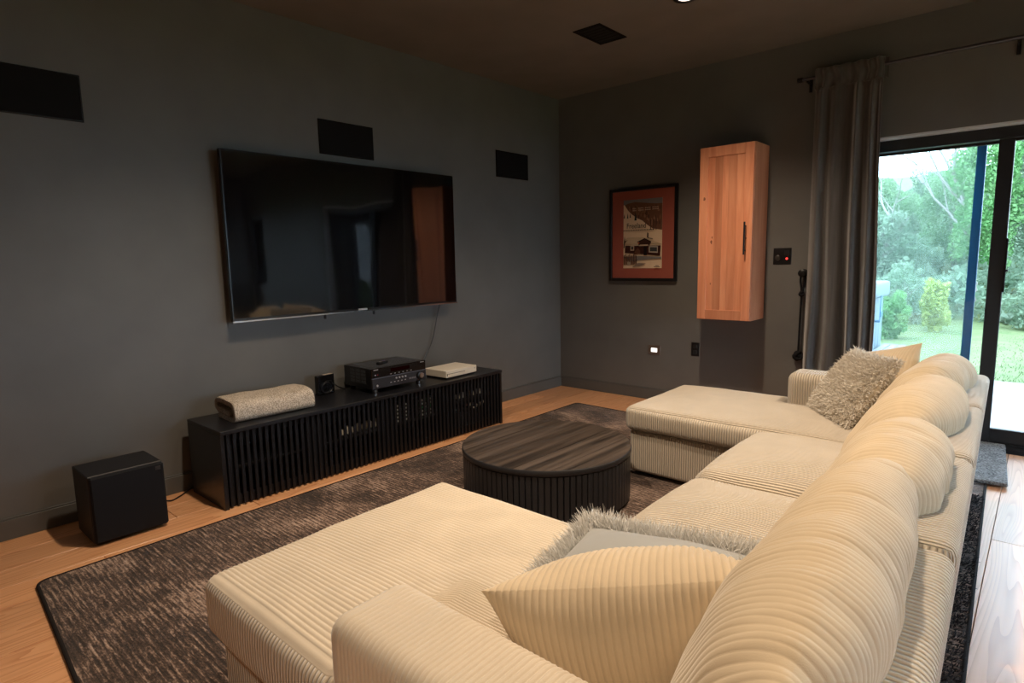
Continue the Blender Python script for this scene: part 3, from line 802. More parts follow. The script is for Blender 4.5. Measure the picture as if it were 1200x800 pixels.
def fold(u_, z):
    tt = np.clip((2.42 - z) / 2.4, 0, 1)
    ph = 2 * np.pi * (4.6 * u_ + 0.30 * np.sin(5 * u_ + 1.3) + 0.10 * np.sin(3 * z + 6 * u_) * tt)
    am = (0.026 + 0.034 * tt) * (0.75 + 0.25 * np.sin(9 * u_ + 2))
    return am * np.sin(ph) + 0.009 * np.sin(1.7 * ph + 1)
V = []; zz = np.concatenate([np.linspace(0.02, 2.415, NV - 10), np.linspace(2.425, 2.562, 11)])
for z in zz:
    xs = u * (Wd + 0.02 * math.sin(z * 2.0)); 
    if z > 2.42:
        am = 0.028 + 0.003 * np.sin(40 * u + z * 60)
        yy = -am - 0.010 * np.sin(2 * np.pi * (5.5 * u + 0.4 * np.sin(7 * u)) + 0.5 * np.sin(z * 50))
        if z > 2.55: yy = yy * 0.6
    else:
        yy = fold(u, z) - 0.022 - 0.02 * min(1, (2.42 - z))
    V.append(np.stack([xs, yy, np.full_like(u, z + 0.0) + (0.004 * np.sin(30 * u) if z > 2.53 else 0)], -1))
V = np.array(V); nr, ncx = V.shape[0], V.shape[1]
front = V.reshape(-1, 3); back = front + np.array([0, 0.006, 0])
I = np.arange(nr * ncx).reshape(nr, ncx)
Q = np.stack([I[:-1, :-1], I[:-1, 1:], I[1:, 1:], I[1:, :-1]], -1).reshape(-1, 4)
Q2 = Q[:, ::-1] + nr * ncx
edges = []
for r_ in range(nr - 1):
    edges += [(I[r_, 0], I[r_ + 1, 0], I[r_ + 1, 0] + nr * ncx, I[r_, 0] + nr * ncx), (I[r_ + 1, -1], I[r_, -1], I[r_, -1] + nr * ncx, I[r_ + 1, -1] + nr * ncx)]
for c_ in range(ncx - 1):
    edges += [(I[0, c_ + 1], I[0, c_], I[0, c_] + nr * ncx, I[0, c_ + 1] + nr * ncx), (I[-1, c_], I[-1, c_ + 1], I[-1, c_ + 1] + nr * ncx, I[-1, c_] + nr * ncx)]
grid_mesh('drape', np.concatenate([front, back]), np.concatenate([Q, Q2, np.array(edges)]), None, M_CURT, cu)
# rear half of the rod pocket
hp = []
for z in np.linspace(2.43, 2.556, 8):
    hp.append(np.stack([u * Wd, np.full_like(u, 0.020) + 0.003 * np.sin(40 * u), np.full_like(u, z)], -1))
hp = np.array(hp); I2 = np.arange(hp.shape[0] * hp.shape[1]).reshape(hp.shape[:2])
Q = np.stack([I2[:-1, :-1], I2[1:, :-1], I2[1:, 1:], I2[:-1, 1:]], -1).reshape(-1, 4)
grid_mesh('rod_pocket', hp.reshape(-1, 3), Q, None, M_CURT, cu)
hem = MB().tube(smoothpath([(a * Wd, -0.022 - 0.010 * math.sin(2 * math.pi * 6.5 * a + 34) - 0.004, 2.424 + 0.004 * math.sin(23 * a)) for a in np.linspace(0, 1, 40)], 2), 0.004, 6)
hem.build('header_seam', M_CURT, cu, True)

# ================================================================== FLOOR THINGS
# ---- rug
def rounded_rect(P, rad, n=8):
    out = []
    for i in range(4):
        a, b_, c_ = Vector(P[i - 1]), Vector(P[i]), Vector(P[(i + 1) % 4])
        d1 = (a - b_).normalized(); d2 = (c_ - b_).normalized()
        for k in range(n + 1):
            t = k / n; p1 = b_ + d1 * rad * (1 - t); p2 = b_ + d2 * rad * t
            out.append(p1.lerp(p2, t))
    return out
RP = [(0.635, -4.428), (0.592, -0.560), (3.478, -0.640), (3.625, -4.62)]
rg = thing('area_rug', 'large dark brown streaked area rug under the sofa and table', 'rug')
out = rounded_rect([Vector((a, b_, 0)) for a, b_ in RP], 0.05)
n = len(out)
link_mesh('pile', [(p.x, p.y, 0.012) for p in out] + [(p.x, p.y, 0.001) for p in out], [tuple(reversed(range(n)))] + [(i, (i + 1) % n, (i + 1) % n + n, i + n) for i in range(n)] , M_RUG, rg)
MB().tube([(p.x, p.y, 0.008) for p in out + out[:2]], 0.0075, 8).build('binding', M_RUGEDGE, rg, True)
# tufted dark border on the side behind the sofa
rr = np.random.default_rng(5); nf = 5200
yy = rr.uniform(-3.6, -0.98, nf); xr = 3.478 + (3.625 - 3.478) * ((-0.64 - yy) / 3.98)
roots = np.stack([xr - rr.uniform(0.006, 0.13, nf), yy, np.full(nf, 0.011)], -1)
fur('border_pile', roots, np.tile(np.array([0.35, 0.1, 0.5]), (nf, 1)), 0.018, 0.0022, mat('dark_border_pile', (0.035, 0.035, 0.042), 0.9), rg, 0.35, 0.2, 6, 2)

# ---- door mat
dm = thing('door_mat', 'grey looped door mat in front of the sliding door', 'mat', (3.165, -0.345, 0.012), math.radians(3.2))
cushion('mat_pile', (0.78, 0.86, 0.022), 0.008, (60, 60, 1), M_MAT, dm, wr=0.0, deform=lambda P: P + np.array([0, 0, 0.0115]), edge=3)

# ---- subwoofer
sb = thing('subwoofer', 'black cube subwoofer on the wood floor left of the console', 'speaker', (0.31, -4.015, 0))
bx('cabinet', (-0.14, -0.158, 0.012), (0.115, 0.158, 0.335), M_SUB, sb, 0.004)
bx('grille', (0.117, -0.156, 0.016), (0.142, 0.156, 0.333), M_GRILLE, sb, 0.008)
for a in (-0.11, 0.085):
    for c_ in (-0.13, 0.13):
        MB().lathe([(0.014, 0.0), (0.016, 0.012)], 14, (a, c_, 0)).build('foot', M_PLASTIC, sb, True)
bx('badge', (0.1415, 0.118, 0.300), (0.1435, 0.140, 0.318), mat('dark_badge', (0.03, 0.03, 0.034), 0.3), sb, 0.0005)
c_ = MB().tube(smoothpath([(0.10, -3.84, 0.10), (0.09, -3.80, 0.03), (0.12, -3.74, 0.006), (0.09, -3.68, 0.006), (0.06, -3.64, 0.008), (0.05, -3.58, 0.03)]), 0.004, 6)
tag(c_.build('speaker_cable', M_PLASTIC, smooth=True), 'thin black cable on the floor between subwoofer and console', 'cable')

# ---- media console
mc = thing('media_console', 'long low black slatted media console against the charcoal wall', 'console', (0.0, -2.515, 0.0))
CL = 1.085
X0, X1, ZT = 0.072, 0.485, 0.430
bx('top_board', (X0, -CL, ZT - 0.022), (X1 + 0.018, CL, ZT), M_BLACK, mc, 0.002)
bx('bottom_board', (X0, -CL + 0.02, 0.004), (X1 - 0.02, CL - 0.02, 0.026), M_BLACK, mc, 0.001)
for s_ in (-1, 1):
    a, b_ = sorted((s_ * CL, s_ * (CL - 0.022)))
    bx('side_board', (X0, a, 0.002), (X1 + 0.010, b_, ZT - 0.022), M_BLACK, mc, 0.001)
bx('back_board', (X0, -CL + 0.022, 0.026), (X0 + 0.008, CL - 0.022, ZT - 0.022), M_INSIDE, mc, 0)
bx('shelf', (X0 + 0.008, -CL + 0.022, 0.191), (X1 - 0.05, 0.52, 0.205), M_INSIDE, mc, 0)
bx('shelf', (X0 + 0.008, 0.54, 0.236), (X1 - 0.05, CL - 0.022, 0.250), M_INSIDE, mc, 0)
for yy in (-0.53, 0.0, 0.53):
    bx('divider', (X0 + 0.008, yy - 0.009, 0.026), (X1 - 0.05, yy + 0.009, ZT - 0.022), M_INSIDE, mc, 0)
NS = 60; pitch = (2 * CL - 0.03) / NS
slat_me = None
for k in range(4):
    a0 = -CL + 0.024 + k * (2 * CL - 0.048) / 4; a1 = a0 + (2 * CL - 0.048) / 4
    dd = tag(bpy.data.objects.new('door', None)); COL.objects.link(dd); dd.parent = mc
    q = MB()
    q.box((X1 - 0.030, a0 + 0.001, 0.014), (X1 - 0.012, a0 + 0.062, ZT - 0.026)); q.box((X1 - 0.030, a1 - 0.062, 0.014), (X1 - 0.012, a1 - 0.001, ZT - 0.026))
    q.box((X1 - 0.030, a0 + 0.062, 0.014), (X1 - 0.012, a1 - 0.062, 0.062)); q.box((X1 - 0.030, a0 + 0.062, ZT - 0.062), (X1 - 0.012, a1 - 0.062, ZT - 0.026))
    q.build('door_frame', M_SLAT, dd)
    for j in range(15):
        yc = a0 + (j + 0.5) * (a1 - a0) / 15
        if slat_me is None:
            so_ = MB().box((-0.006, -0.0092, 0.008), (0.006, 0.0092, ZT - 0.024), 0.002).build('slat', M_SLAT, dd); slat_me = so_.data
        else: so_ = link('slat', slat_me, dd)
        so_.location = (X1, yc, 0)
# small gear glimpsed between the slats
pl = thing('power_strip', 'row of white plugs seen through the console slats left of centre', 'power strip', (0.405, -2.685, 0.205))
bx('strip_body', (-0.02, -0.155, 0.0), (0.02, 0.155, 0.014), M_PLASTIC, pl)
for k in range(8): bx('plug', (-0.014, -0.148 + k * 0.039, 0.014), (0.016, -0.122 + k * 0.039, 0.046 + 0.014 * (k % 2)), M_WHITE, pl, 0.002)
for (yy, n_, mm, lab) in [(-2.375, 3, M_WHITE2, 'stack of dark boxes with pale printed spines behind the console slats at the middle'),
                          (-2.155, 5, M_GREEN, 'stack of dark boxes with green and white spines behind the console slats')]:
    g_ = thing('case_stack', lab, 'media cases', (0.335, yy, 0.205))
    for k in range(5):
        e_ = bx('case', (-0.09, -0.068, 0.0005 + k * 0.026), (0.09, 0.068, 0.0005 + k * 0.026 + 0.024), M_PLASTIC, g_, 0.001)
        for j in range(5):
            bx('spine_mark', (0.0895, -0.060 + j * 0.026, 0.006 + k * 0.026), (0.0912, -0.060 + j * 0.026 + 0.014, 0.018 + k * 0.026), (M_WHITE2 if (j + k) % 3 else mm), e_, 0)
gc = thing('game_controller_dock', 'small pale gadgets on the upper shelf at the right end of the console', 'gadget', (0.395, -1.715, 0.250))
bx('dock', (-0.05, -0.14, 0.0), (0.03, 0.14, 0.012), M_PLASTIC, gc)
for k in range(5): bx('pad', (-0.01, -0.130 + k * 0.055, 0.012), (0.03, -0.098 + k * 0.055, 0.040 + 0.010 * (k % 3)), [M_WHITE, M_WHITE2, M_CHROME][k % 3], gc, 0.005)
cc = thing('cable_bundle', 'small coiled cables low inside the right end of the console', 'cable', (0.395, -1.715, 0.026))
bx('riser', (-0.06, -0.14, 0.0), (0.02, 0.14, 0.13), M_INSIDE, cc)
for k in range(3):
    pts = [(0.02 * math.cos(a_) + 0.01 * k, 0.07 * math.sin(a_) - 0.06 + 0.07 * k, 0.158 + 0.016 * math.sin(2 * a_)) for a_ in np.linspace(0, 6.28, 20)]
    MB().tube(pts, 0.006, 6).build('coil', [M_CHROME, M_PLASTIC, M_WHITE][k], cc, True)

# ---- on the console: towel, router, receiver, remote, white console
ZC = ZT
tw = thing('folded_towel', 'thick folded oatmeal towel on the left end of the console', 'towel', (0.275, -3.235, ZC), math.radians(-2))
def fold_strip(name, path, th, L, seed, m, lip=0.0):
    """a cloth strip swept along Y: path in XZ, with real thickness"""
    P = smoothpath([(a, 0, b_) for a, b_ in path], 6); n = len(P)
    ring = []
    nor = []
    for i in range(n):
        tg = (P[min(i + 1, n - 1)] - P[max(i - 1, 0)]).normalized(); nor.append(Vector((-tg.z, 0, tg.x)))
    for i in range(n): ring.append(P[i] + nor[i] * th / 2)
    for i in reversed(range(n)): ring.append(P[i] - nor[i] * th / 2)
    NY = 60; nrg = len(ring); V = []
    for j in range(NY + 1):
        y = -L / 2 + L * j / NY
        e = 1 - 0.10 * max(0, (abs(y) - L / 2 + 0.02) / 0.02) ** 2
        for p in ring: V.append((p.x, y, p.z * (0.5 + 0.5 * e) if abs(y) > L / 2 - 0.02 else p.z))
    V = np.array(V)
    lift = np.clip(V[:, 2] / 0.06, 0, 1)
    V[:, 2] += lift * (0.007 * wob(V * np.array([1.0, 1, 0.2]), 13, seed) )
    V[:, 0] += 0.004 * wob(V, 11, seed + 1)
    V[:, 2] = np.maximum(V[:, 2], 0.001)
    I = np.arange((NY + 1) * nrg).reshape(NY + 1, nrg)
    F = []
    for i in range(nrg):
        i2 = (i + 1) % nrg
        F.append(np.stack([I[:-1, i], I[:-1, i2], I[1:, i2], I[1:, i]], -1))
    F = np.concatenate(F); o = grid_mesh(name, V, F, None, m, tw)
    capf = MB()
    return o, V, nrg
path = [(-0.095, 0.016), (0.05, 0.014), (0.118, 0.018), (0.128, 0.050), (0.112, 0.092), (0.05, 0.104), (-0.04, 0.106), (-0.105, 0.100), (-0.126, 0.074), (-0.105, 0.050), (-0.02, 0.046), (0.06, 0.046)]
o_, Vt, nrg = fold_strip('folds', path, 0.026, 0.47, 3, M_TOWEL)
me = o_.data
import bmesh as _bm
bmx = _bm.new(); bmx.from_mesh(me); bmx.verts.ensure_lookup_table()
for base_i in (0, 60 * nrg):
    n2 = nrg // 2
    for i in range(n2 - 1):
        ids = [base_i + i, base_i + i + 1, base_i + nrg - 2 - i, base_i + nrg - 1 - i]
        try: bmx.faces.new([bmx.verts[k] for k in ids])
        except Exception: pass
_bm.ops.recalc_face_normals(bmx, faces=bmx.faces); bmx.to_mesh(me); bmx.free()

ro = thing('router', 'small upright black box with looped cables beside the towel on the console', 'router', (0.125, -2.755, ZC), math.radians(6))
bx('case', (-0.018, -0.066, 0.0), (0.018, 0.066, 0.128), mat('gloss_black', (0.006, 0.006, 0.007), 0.12), ro, 0.004)
bx('top_label', (-0.014, -0.010, 0.1278), (0.014, 0.058, 0.1295), mat('tan_label', (0.42, 0.34, 0.26), 0.5), ro, 0.0005)
for k, (a, rr_) in enumerate([(0.0, 0.045), (-0.02, 0.036)]):
    pts = [(0.030 + 0.012 * k + 0.006 * math.sin(th), a + rr_ * math.cos(th), 0.05 + rr_ * 0.95 * math.sin(th)) for th in np.linspace(0.3, 6.0, 26)]
    MB().tube(pts, 0.0035, 6).build('cable_loop', M_PLASTIC, ro, True)
c_ = MB().tube(smoothpath([(0.115, -2.690, 0.49), (0.10, -2.64, 0.455), (0.10, -2.60, 0.436), (0.10, -2.585, 0.436)]), 0.004, 6)
tag(c_.build('patch_cable', M_PLASTIC, smooth=True), 'short black cable running from the router to the receiver', 'cable')

rc = thing('av_receiver', 'black stereo receiver standing on the console under the television', 'receiver', (0.25, -2.352, ZC))
bx('case', (-0.165, -0.226, 0.030), (0.145, 0.226, 0.165), M_PLASTIC, rc, 0.003)
tp = MB()
for k in range(15): tp.box((-0.13 + k * 0.0165, -0.19, 0.1648), (-0.13 + k * 0.0165 + 0.009, 0.19, 0.1668), 0.0004)
tag(tp.build('top_vent', M_VENT, rc), kind=None)
sv = MB()
for r_ in range(4):
    for k in range(3): sv.box((-0.09 + k * 0.062, -0.2275, 0.062 + r_ * 0.024), (-0.09 + k * 0.062 + 0.052, -0.2255, 0.062 + r_ * 0.024 + 0.017), 0.0004)
sv.build('side_vent', M_VENT, rc)
bx('lower_face', (0.145, -0.228, 0.032), (0.160, 0.228, 0.100), M_GUNMETAL, rc, 0.002)
bx('upper_face', (0.145, -0.228, 0.102), (0.157, 0.228, 0.167), mat('display_gloss', (0.008, 0.007, 0.008), 0.15), rc, 0.002)
bx('trim_line', (0.150, -0.228, 0.0995), (0.1615, 0.228, 0.1035), mat('blue_steel', (0.20, 0.24, 0.34), 0.3, metal=0.6), rc, 0.0005)
bx('display', (0.1565, -0.075, 0.128), (0.1575, 0.085, 0.152), M_DISP, rc, 0)
MB().lathe([(0.030, 0.0), (0.028, 0.016), (0.024, 0.018)], 24, (0.160, 0.170, 0.070), 'x').build('volume_knob', M_PLASTIC, rc, True)
MB().lathe([(0.020, 0.0), (0.019, 0.004)], 24, (0.178, 0.170, 0.070), 'x').build('knob_cap', M_CHROME, rc, True)
for k in range(4): MB().lathe([(0.0065, 0.0), (0.006, 0.005)], 12, (0.160, -0.035 + k * 0.026, 0.082), 'x').build('button', M_SILVER, rc, True)
for k in range(5): bx('button', (0.160, -0.085 + k * 0.030, 0.056), (0.1615, -0.073 + k * 0.030, 0.061), M_SILVER, rc, 0.0003)
for k in range(6): bx('button', (0.1565, -0.080 + k * 0.034, 0.113), (0.1578, -0.068 + k * 0.034, 0.117), M_SILVER, rc, 0.0003)
MB().lathe([(0.008, 0.0), (0.007, 0.003)], 14, (0.160, -0.190, 0.052), 'x').build('headphone_jack', M_SILVER, rc, True)
bx('jack', (0.1565, -0.205, 0.121), (0.1578, -0.195, 0.127), M_SILVER, rc, 0.0003); bx('power_light', (0.1565, -0.186, 0.121), (0.1578, -0.178, 0.127), mat('dim_red', (0.25, 0.02, 0.02), 0.4), rc, 0.0003)
for k in range(5): bx('badge_letter', (0.1565, -0.212 + k * 0.0075, 0.155), (0.1576, -0.207 + k * 0.0075, 0.161), M_SILVER, rc, 0)
for k in range(4): bx('badge_letter', (0.1565, 0.180 + k * 0.0085, 0.156), (0.1576, 0.186 + k * 0.0085, 0.161), M_SILVER, rc, 0)
for k in range(5): bx('badge_letter', (0.1605, 0.075 + k * 0.012, 0.055), (0.1615, 0.083 + k * 0.012, 0.066), mat('grey_mark', (0.22, 0.22, 0.24), 0.5), rc, 0)
for a in (-0.13, 0.125):
    for b_ in (-0.185, 0.185):
        MB().lathe([(0.017, 0.0), (0.019, 0.022), (0.014, 0.024), (0.012, 0.030)], 16, (a, b_, 0)).build('foot', M_CHROME if a > 0 else M_PLASTIC, rc, True)
rm = thing('remote_control', 'small black remote control lying on top of the receiver', 'remote', (0.285, -2.405, ZC + 0.1672), math.radians(20))
cushion('handset', (0.036, 0.10, 0.018), 0.008, (4, 8, 1), M_PLASTIC, rm, edge=3, deform=lambda P: P + np.array([0, 0, 0.0095]))
MB().lathe([(0.010, 0.0), (0.009, 0.0015)], 16, (0, 0.022, 0.0182)).build('button', mat('purple_key', (0.12, 0.08, 0.26), 0.4), rm, True)
bx('button', (-0.008, -0.030, 0.0182), (0.008, -0.018, 0.0192), M_SILVER, rm, 0.0005)

xb = thing('game_console', 'flat white game console on the right of the console beside the receiver', 'game console', (0.315, -1.800, ZC), math.radians(2))
bx('base', (-0.108, -0.150, 0.0005), (0.108, 0.150, 0.014), mat('console_base', (0.03, 0.03, 0.03), 0.6), xb, 0.002)
bx('shell', (-0.115, -0.162, 0.012), (0.115, 0.162, 0.063), M_WHITE, xb, 0.0025)
bx('disc_slot', (0.1142, -0.145, 0.036), (0.1156, 0.035, 0.039), M_PLASTIC, xb, 0)
bx('groove', (0.1142, -0.155, 0.0225), (0.1156, -0.147, 0.040), M_PLASTIC, xb, 0)
MB().lathe([(0.006, 0.0), (0.005, 0.001)], 14, (0.115, 0.140, 0.044), 'x').build('power_button', mat('grey_button', (0.4, 0.37, 0.33), 0.5), xb, True)

# ---- coffee table
ct = thing('coffee_table', 'round low coffee table with dark wood top and fluted black drum base', 'table', (1.675, -2.364, 0.012))
TR, TH = 0.452, 0.288
# five planks make the round top
edges_ = [-1.0, -0.55, -0.12, 0.30, 0.66, 1.0]
for k in range(5):
    a0, a1 = edges_[k] * TR + 0.0009, edges_[k + 1] * TR - 0.0009
    th0, th1 = math.acos(max(-1, min(1, a0 / TR))), math.acos(max(-1, min(1, a1 / TR)))
    pts = []
    N = 14
    for j in range(N + 1):
        th = th0 + (th1 - th0) * j / N; pts.append((TR * math.cos(th), TR * math.sin(th)))
    for j in range(N + 1):
        th = th1 + (th0 - th1) * j / N; pts.append((TR * math.cos(th), -TR * math.sin(th)))
    q = []
    for p in pts:
        if not q or (abs(p[0] - q[-1][0]) + abs(p[1] - q[-1][1])) > 1e-5: q.append(p)
    if abs(q[0][0] - q[-1][0]) + abs(q[0][1] - q[-1][1]) < 1e-5: q.pop()
    MB().prism(q, TH - 0.012 , TH - 0.0004 * (k % 2), 'xy').build('top_board', M_TABLE, ct)
MB().lathe([(TR - 0.01, TH - 0.030), (TR + 0.002, TH - 0.029), (TR + 0.005, TH - 0.025), (TR + 0.005, TH - 0.006), (TR + 0.003, TH - 0.002), (TR - 0.001, TH - 0.0008), (TR - 0.001, TH - 0.02)], 96).build('top_rim', M_TBASE, ct, True)
MB().lathe([(TR - 0.03, 0.022), (TR - 0.016, 0.024), (TR - 0.016, TH - 0.034), (TR - 0.03, TH - 0.033)], 96).build('drum', M_TBASE, ct, True)
MB().lathe([(TR - 0.06, 0.0005), (TR - 0.06, 0.024)], 64).build('plinth', M_BLACK, ct, True)
NF = 92; fl_me = None
for k in range(NF):
    th = 2 * math.pi * k / NF
    if fl_me is None:
        wf = 0.0137; e_ = [(-wf, -0.010), (-wf, 0.006), (-wf * 0.75, 0.010), (wf * 0.75, 0.010), (wf, 0.006), (wf, -0.010)]
        oo = MB().prism([(b_, a) for a, b_ in e_], 0.020, TH - 0.034, 'xy').build('slat', M_TBASE, ct); fl_me = oo.data
    else: oo = link('slat', fl_me, ct)
    oo.location = ((TR - 0.010) * math.cos(th), (TR - 0.010) * math.sin(th), 0); oo.rotation_euler = (0, 0, th)

# ================================================================== SOFA
sf = thing('sectional_sofa', 'large cream corduroy U-shaped sectional sofa with a chaise at each end', 'sofa')
def shear(off):
    def f(P):
        P = P + np.array(off); P[:, 0] += 0.036 * (-1.05 - P[:, 1]); P[:, 0] -= np.clip((P[:, 0] - 3.30) / 0.1, 0, 1) * 0.032 * np.clip((0.66 - P[:, 2]) / 0.6, 0, 1); return P
    return f
def block(name, x0, x1, y0, y1, z0, z1, r, seg, **kw):
    c_ = ((x0 + x1) / 2, (y0 + y1) / 2, (z0 + z1) / 2)
    return cushion(name, (x1 - x0, y1 - y0, z1 - z0), r, seg, kw.pop('m', M_CORD), sf, deform=shear(c_), **kw)
YB = [-1.05, -1.855, -2.635, -3.365, -4.265]      # module joints from the far end to the near end
XR = 3.478                                        # rear face (before the slight skew)
ZB = 0.285
# bases
block('chaise_base', 1.845, XR - 0.01, YB[1] + 0.03, YB[0], 0.035, ZB, 0.025, (40, 20, 6))
block('seat_base', 2.60, XR - 0.01, YB[2] + 0.004, YB[1] + 0.024, 0.035, ZB, 0.025, (20, 20, 6))
block('seat_base', 2.60, XR - 0.01, YB[3] + 0.004, YB[2] - 0.004, 0.035, ZB, 0.025, (20, 20, 6))
block('chaise_base', 1.90, XR - 0.01, YB[4] + 0.02, YB[3] - 0.004, 0.035, ZB, 0.025, (60, 20, 6))
for (a, b_) in ((1.95, -1.75), (1.95, -1.15), (2.7, -2.2), (2.7, -3.0), (2.05, -3.45), (2.05, -4.15), (3.38, -1.2), (3.38, -2.2), (3.38, -3.2), (3.38, -4.1)):
    xx = a + 0.036 * (-1.05 - b_)
    MB().lathe([(0.026, 0.0125), (0.030, 0.046)], 14, (xx, b_, 0)).build('leg', M_BLACK, sf, True)
# backs
for k in range(4):
    block('back_frame', XR - 0.145, XR, YB[k + 1] + 0.003, YB[k] - 0.003, 0.045, 0.672, 0.035, (6, 90 if k == 3 else 40, 10), geo=0.0)
# arms
block('armrest', 2.565, XR - 0.146, YB[0] - 0.215, YB[0], 0.045, 0.615, 0.045, (60, 8, 10), rib='x')
block('armrest', 2.535, XR - 0.146, YB[4] - 0.03, YB[4] + 0.17, 0.045, 0.612, 0.040, (56 * 8, 12, 20), rib='x', geo=0.0048, pitch=0.0126, edge=8)
# seat cushions
def tcut(P, sgn, xcut, inset, ya, yb):
    return P
def chaise(x0, x1, y0, y1, side, armx, segy, z1=0.425, **kw):
    """chaise cushion that widens to the sofa's full width in front of the arm (an L-shaped cushion)"""
    c_ = np.array([(x0 + x1) / 2, (y0 + y1) / 2, (ZB + 0.003 + z1) / 2]); S = shear(c_)
    def df(P):
        P = P.copy()
        gx = P[:, 0] + c_[0]
        t = np.clip((gx - (armx - 0.035)) / 0.035, 0, 1); t = t * t * (3 - 2 * t)
        w = y1 - y0; rel = (P[:, 1] + w / 2) / w
        if side > 0: P[:, 1] -= t * 0.225 * np.clip((rel - 0.55) / 0.45, 0, 1)
        else: P[:, 1] += t * 0.185 * np.clip((0.45 - rel) / 0.45, 0, 1)
        return S(P)
    return cushion('seat_cushion', (x1 - x0, y1 - y0, z1 - ZB - 0.003), 0.036, segy, M_CORD, sf, puff=(0.012, 0.012, 0.040), deform=df, wr=0.003, **kw)
chaise(1.830, XR - 0.15, YB[1] - 0.002, YB[0], 1, 2.565, (60, 40, 4), seed=1)
chaise(1.880, XR - 0.15, YB[4] - 0.012, YB[3] - 0.002, -1, 2.535, (70, 62 * 8, 4), z1=0.455, geo=0.0048, seed=2, edge=7)
for k in (1, 2):
    block('seat_cushion', 2.575, XR - 0.15, YB[k + 1] + 0.003, YB[k] - 0.003, ZB + 0.003, 0.425, 0.066, (40, 60, 4), puff=(0.03, 0.004, 0.050), wr=0.004, seed=3 + k)
# loose back cushions (belong to the sofa)
def backc(y0, y1, apex_x, z1, th, lean, tilt, seed, geo=0.0, h=0.44):
    L = y1 - y0; yc = (y0 + y1) / 2
    M = np.array(Euler((0, lean, tilt)).to_matrix())
    C0 = np.array([apex_x + 0.036 * (-1.05 - yc), yc, z1 - 0.01]) - M @ np.array([0, 0, h / 2])
    def df(Q):
        P = np.stack([-Q[:, 1], Q[:, 0], Q[:, 2]], -1)       # thickness to X, length to Y
        e = np.clip(np.abs(P[:, 1]) / (L / 2), 0, 1); tz = np.clip((P[:, 2] + h / 2) / h, 0, 1)
        P[:, 2] -= (e ** 3) * 0.075 * tz; P[:, 0] *= 1 - 0.25 * e ** 4
        S_ = P * np.array([0.4, 1.8, 0.4])
        P[:, 2] -= 0.011 * tz * np.maximum(0, wob(S_, 19, seed + 50)) ** 1.5; P[:, 0] += 0.006 * tz * wob(S_, 21, seed + 70) + 0.014 * wob(P, 5, seed + 90, 2)
        P[:, 0] += 0.03 * tz ** 2                             # the top rolls back over the frame
        return P @ M.T + C0
    return throw_pillow('back_cushion', L, h, th, M_CORD_WARMLIT, sf, n=90, geo=geo, seed=seed, corner=0.03, pw=(5.0, 3.2, 0.5), deform=df, nb_=60, soft=0.008)
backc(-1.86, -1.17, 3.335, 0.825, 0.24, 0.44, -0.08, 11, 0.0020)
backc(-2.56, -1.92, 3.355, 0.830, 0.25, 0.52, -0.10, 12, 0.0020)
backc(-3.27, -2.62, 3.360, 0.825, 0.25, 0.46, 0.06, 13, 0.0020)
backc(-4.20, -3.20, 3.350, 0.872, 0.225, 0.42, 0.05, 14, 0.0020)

# ---- throw pillows
def axes(o, c, xd, up):
    X = Vector(xd).normalized(); Z = Vector(up); Z = (Z - X * Z.dot(X)).normalized(); Y = Z.cross(X)
    o.location = c; o.rotation_euler = Matrix((X, Y, Z)).transposed().to_euler()
p1 = thing('throw_pillow', 'plump cream corduroy pillow leaning on the near arm of the sofa', 'pillow')
axes(p1, (3.085, -3.825, 0.525), (0.446, 0.20, 0.10), (0.30, -0.50, 0.80))
throw_pillow('cover', 0.55, 0.43, 0.31, M_CORD_WARMLIT, p1, geo=0.0046, pitch=0.0150, seed=4, corner=0.05)
p2 = thing('throw_pillow', 'small cream corduroy pillow in the far corner behind the shaggy pillow', 'pillow')
axes(p2, (3.03, -1.19, 0.600), (0.76, -0.58, 0.26), (0.15, 0.42, 0.9))
throw_pillow('cover', 0.42, 0.40, 0.17, M_CORD_WARMLIT, p2, geo=0.003, pitch=0.014, seed=5, corner=0.05)

def furpillow(name, label, loc, rot, w, h, t, m_back, m_fur, L, n, wdt, curl, droop, seed, both, back_sg):
    p = thing(name, label, 'pillow', loc); p.rotation_euler = rot
    throw_pillow('cover', w, h, t, m_back, p, seed=seed, flag=0.0, corner=0.05)
    r = np.random.default_rng(seed)
    A = r.uniform(-1, 1, n); B = r.uniform(-1, 1, n)
    if not both:
        k = int(n * 0.92); edge_ = r.integers(0, 4, k); pos = r.uniform(-1, 1, k); nearv = r.uniform(0.95, 1.0, k)
        A[:k] = np.where(edge_ < 2, np.where(edge_ == 0, nearv, -nearv), pos); B[:k] = np.where(edge_ < 2, pos, np.where(edge_ == 2, nearv, -nearv))
    X = A * w / 2 * (1 - 0.05 * (1 - B ** 2)); Z = B * h / 2 * (1 - 0.05 * (1 - A ** 2))
    T = t / 2 * ((1 - np.abs(A) ** 2.6) * (1 - np.abs(B) ** 2.2)) ** 0.62
    sg = np.where(r.uniform(size=n) < 0.5, 1, -1) if both else np.full(n, -back_sg)
    roots = np.stack([X, sg * (T - 0.002), Z], -1)
    nd = np.stack([A ** 5 * 1.2, sg * (1.0 - 0.6 * np.maximum(np.abs(A), np.abs(B)) ** 6), B ** 5 * 1.2], -1)
    if not both: nd[:k, 1] = -sg[:k] * r.uniform(-0.5, 1.1, k)
    fur('fur', roots, nd, L, wdt, m_fur, p, curl, droop, seed + 1, 4)
    return p
M_FURW = mat('pale_grey_fur', (0.78, 0.77, 0.74), 0.8, spec=0.15, sheen=0.3)
M_SATIN = mat('pale_grey_backing', (0.38, 0.39, 0.385), 0.5, sheen=0.4)
M_SHAG = mat('taupe_shag', (0.80, 0.75, 0.67), 0.85, spec=0.1, sheen=0.3)
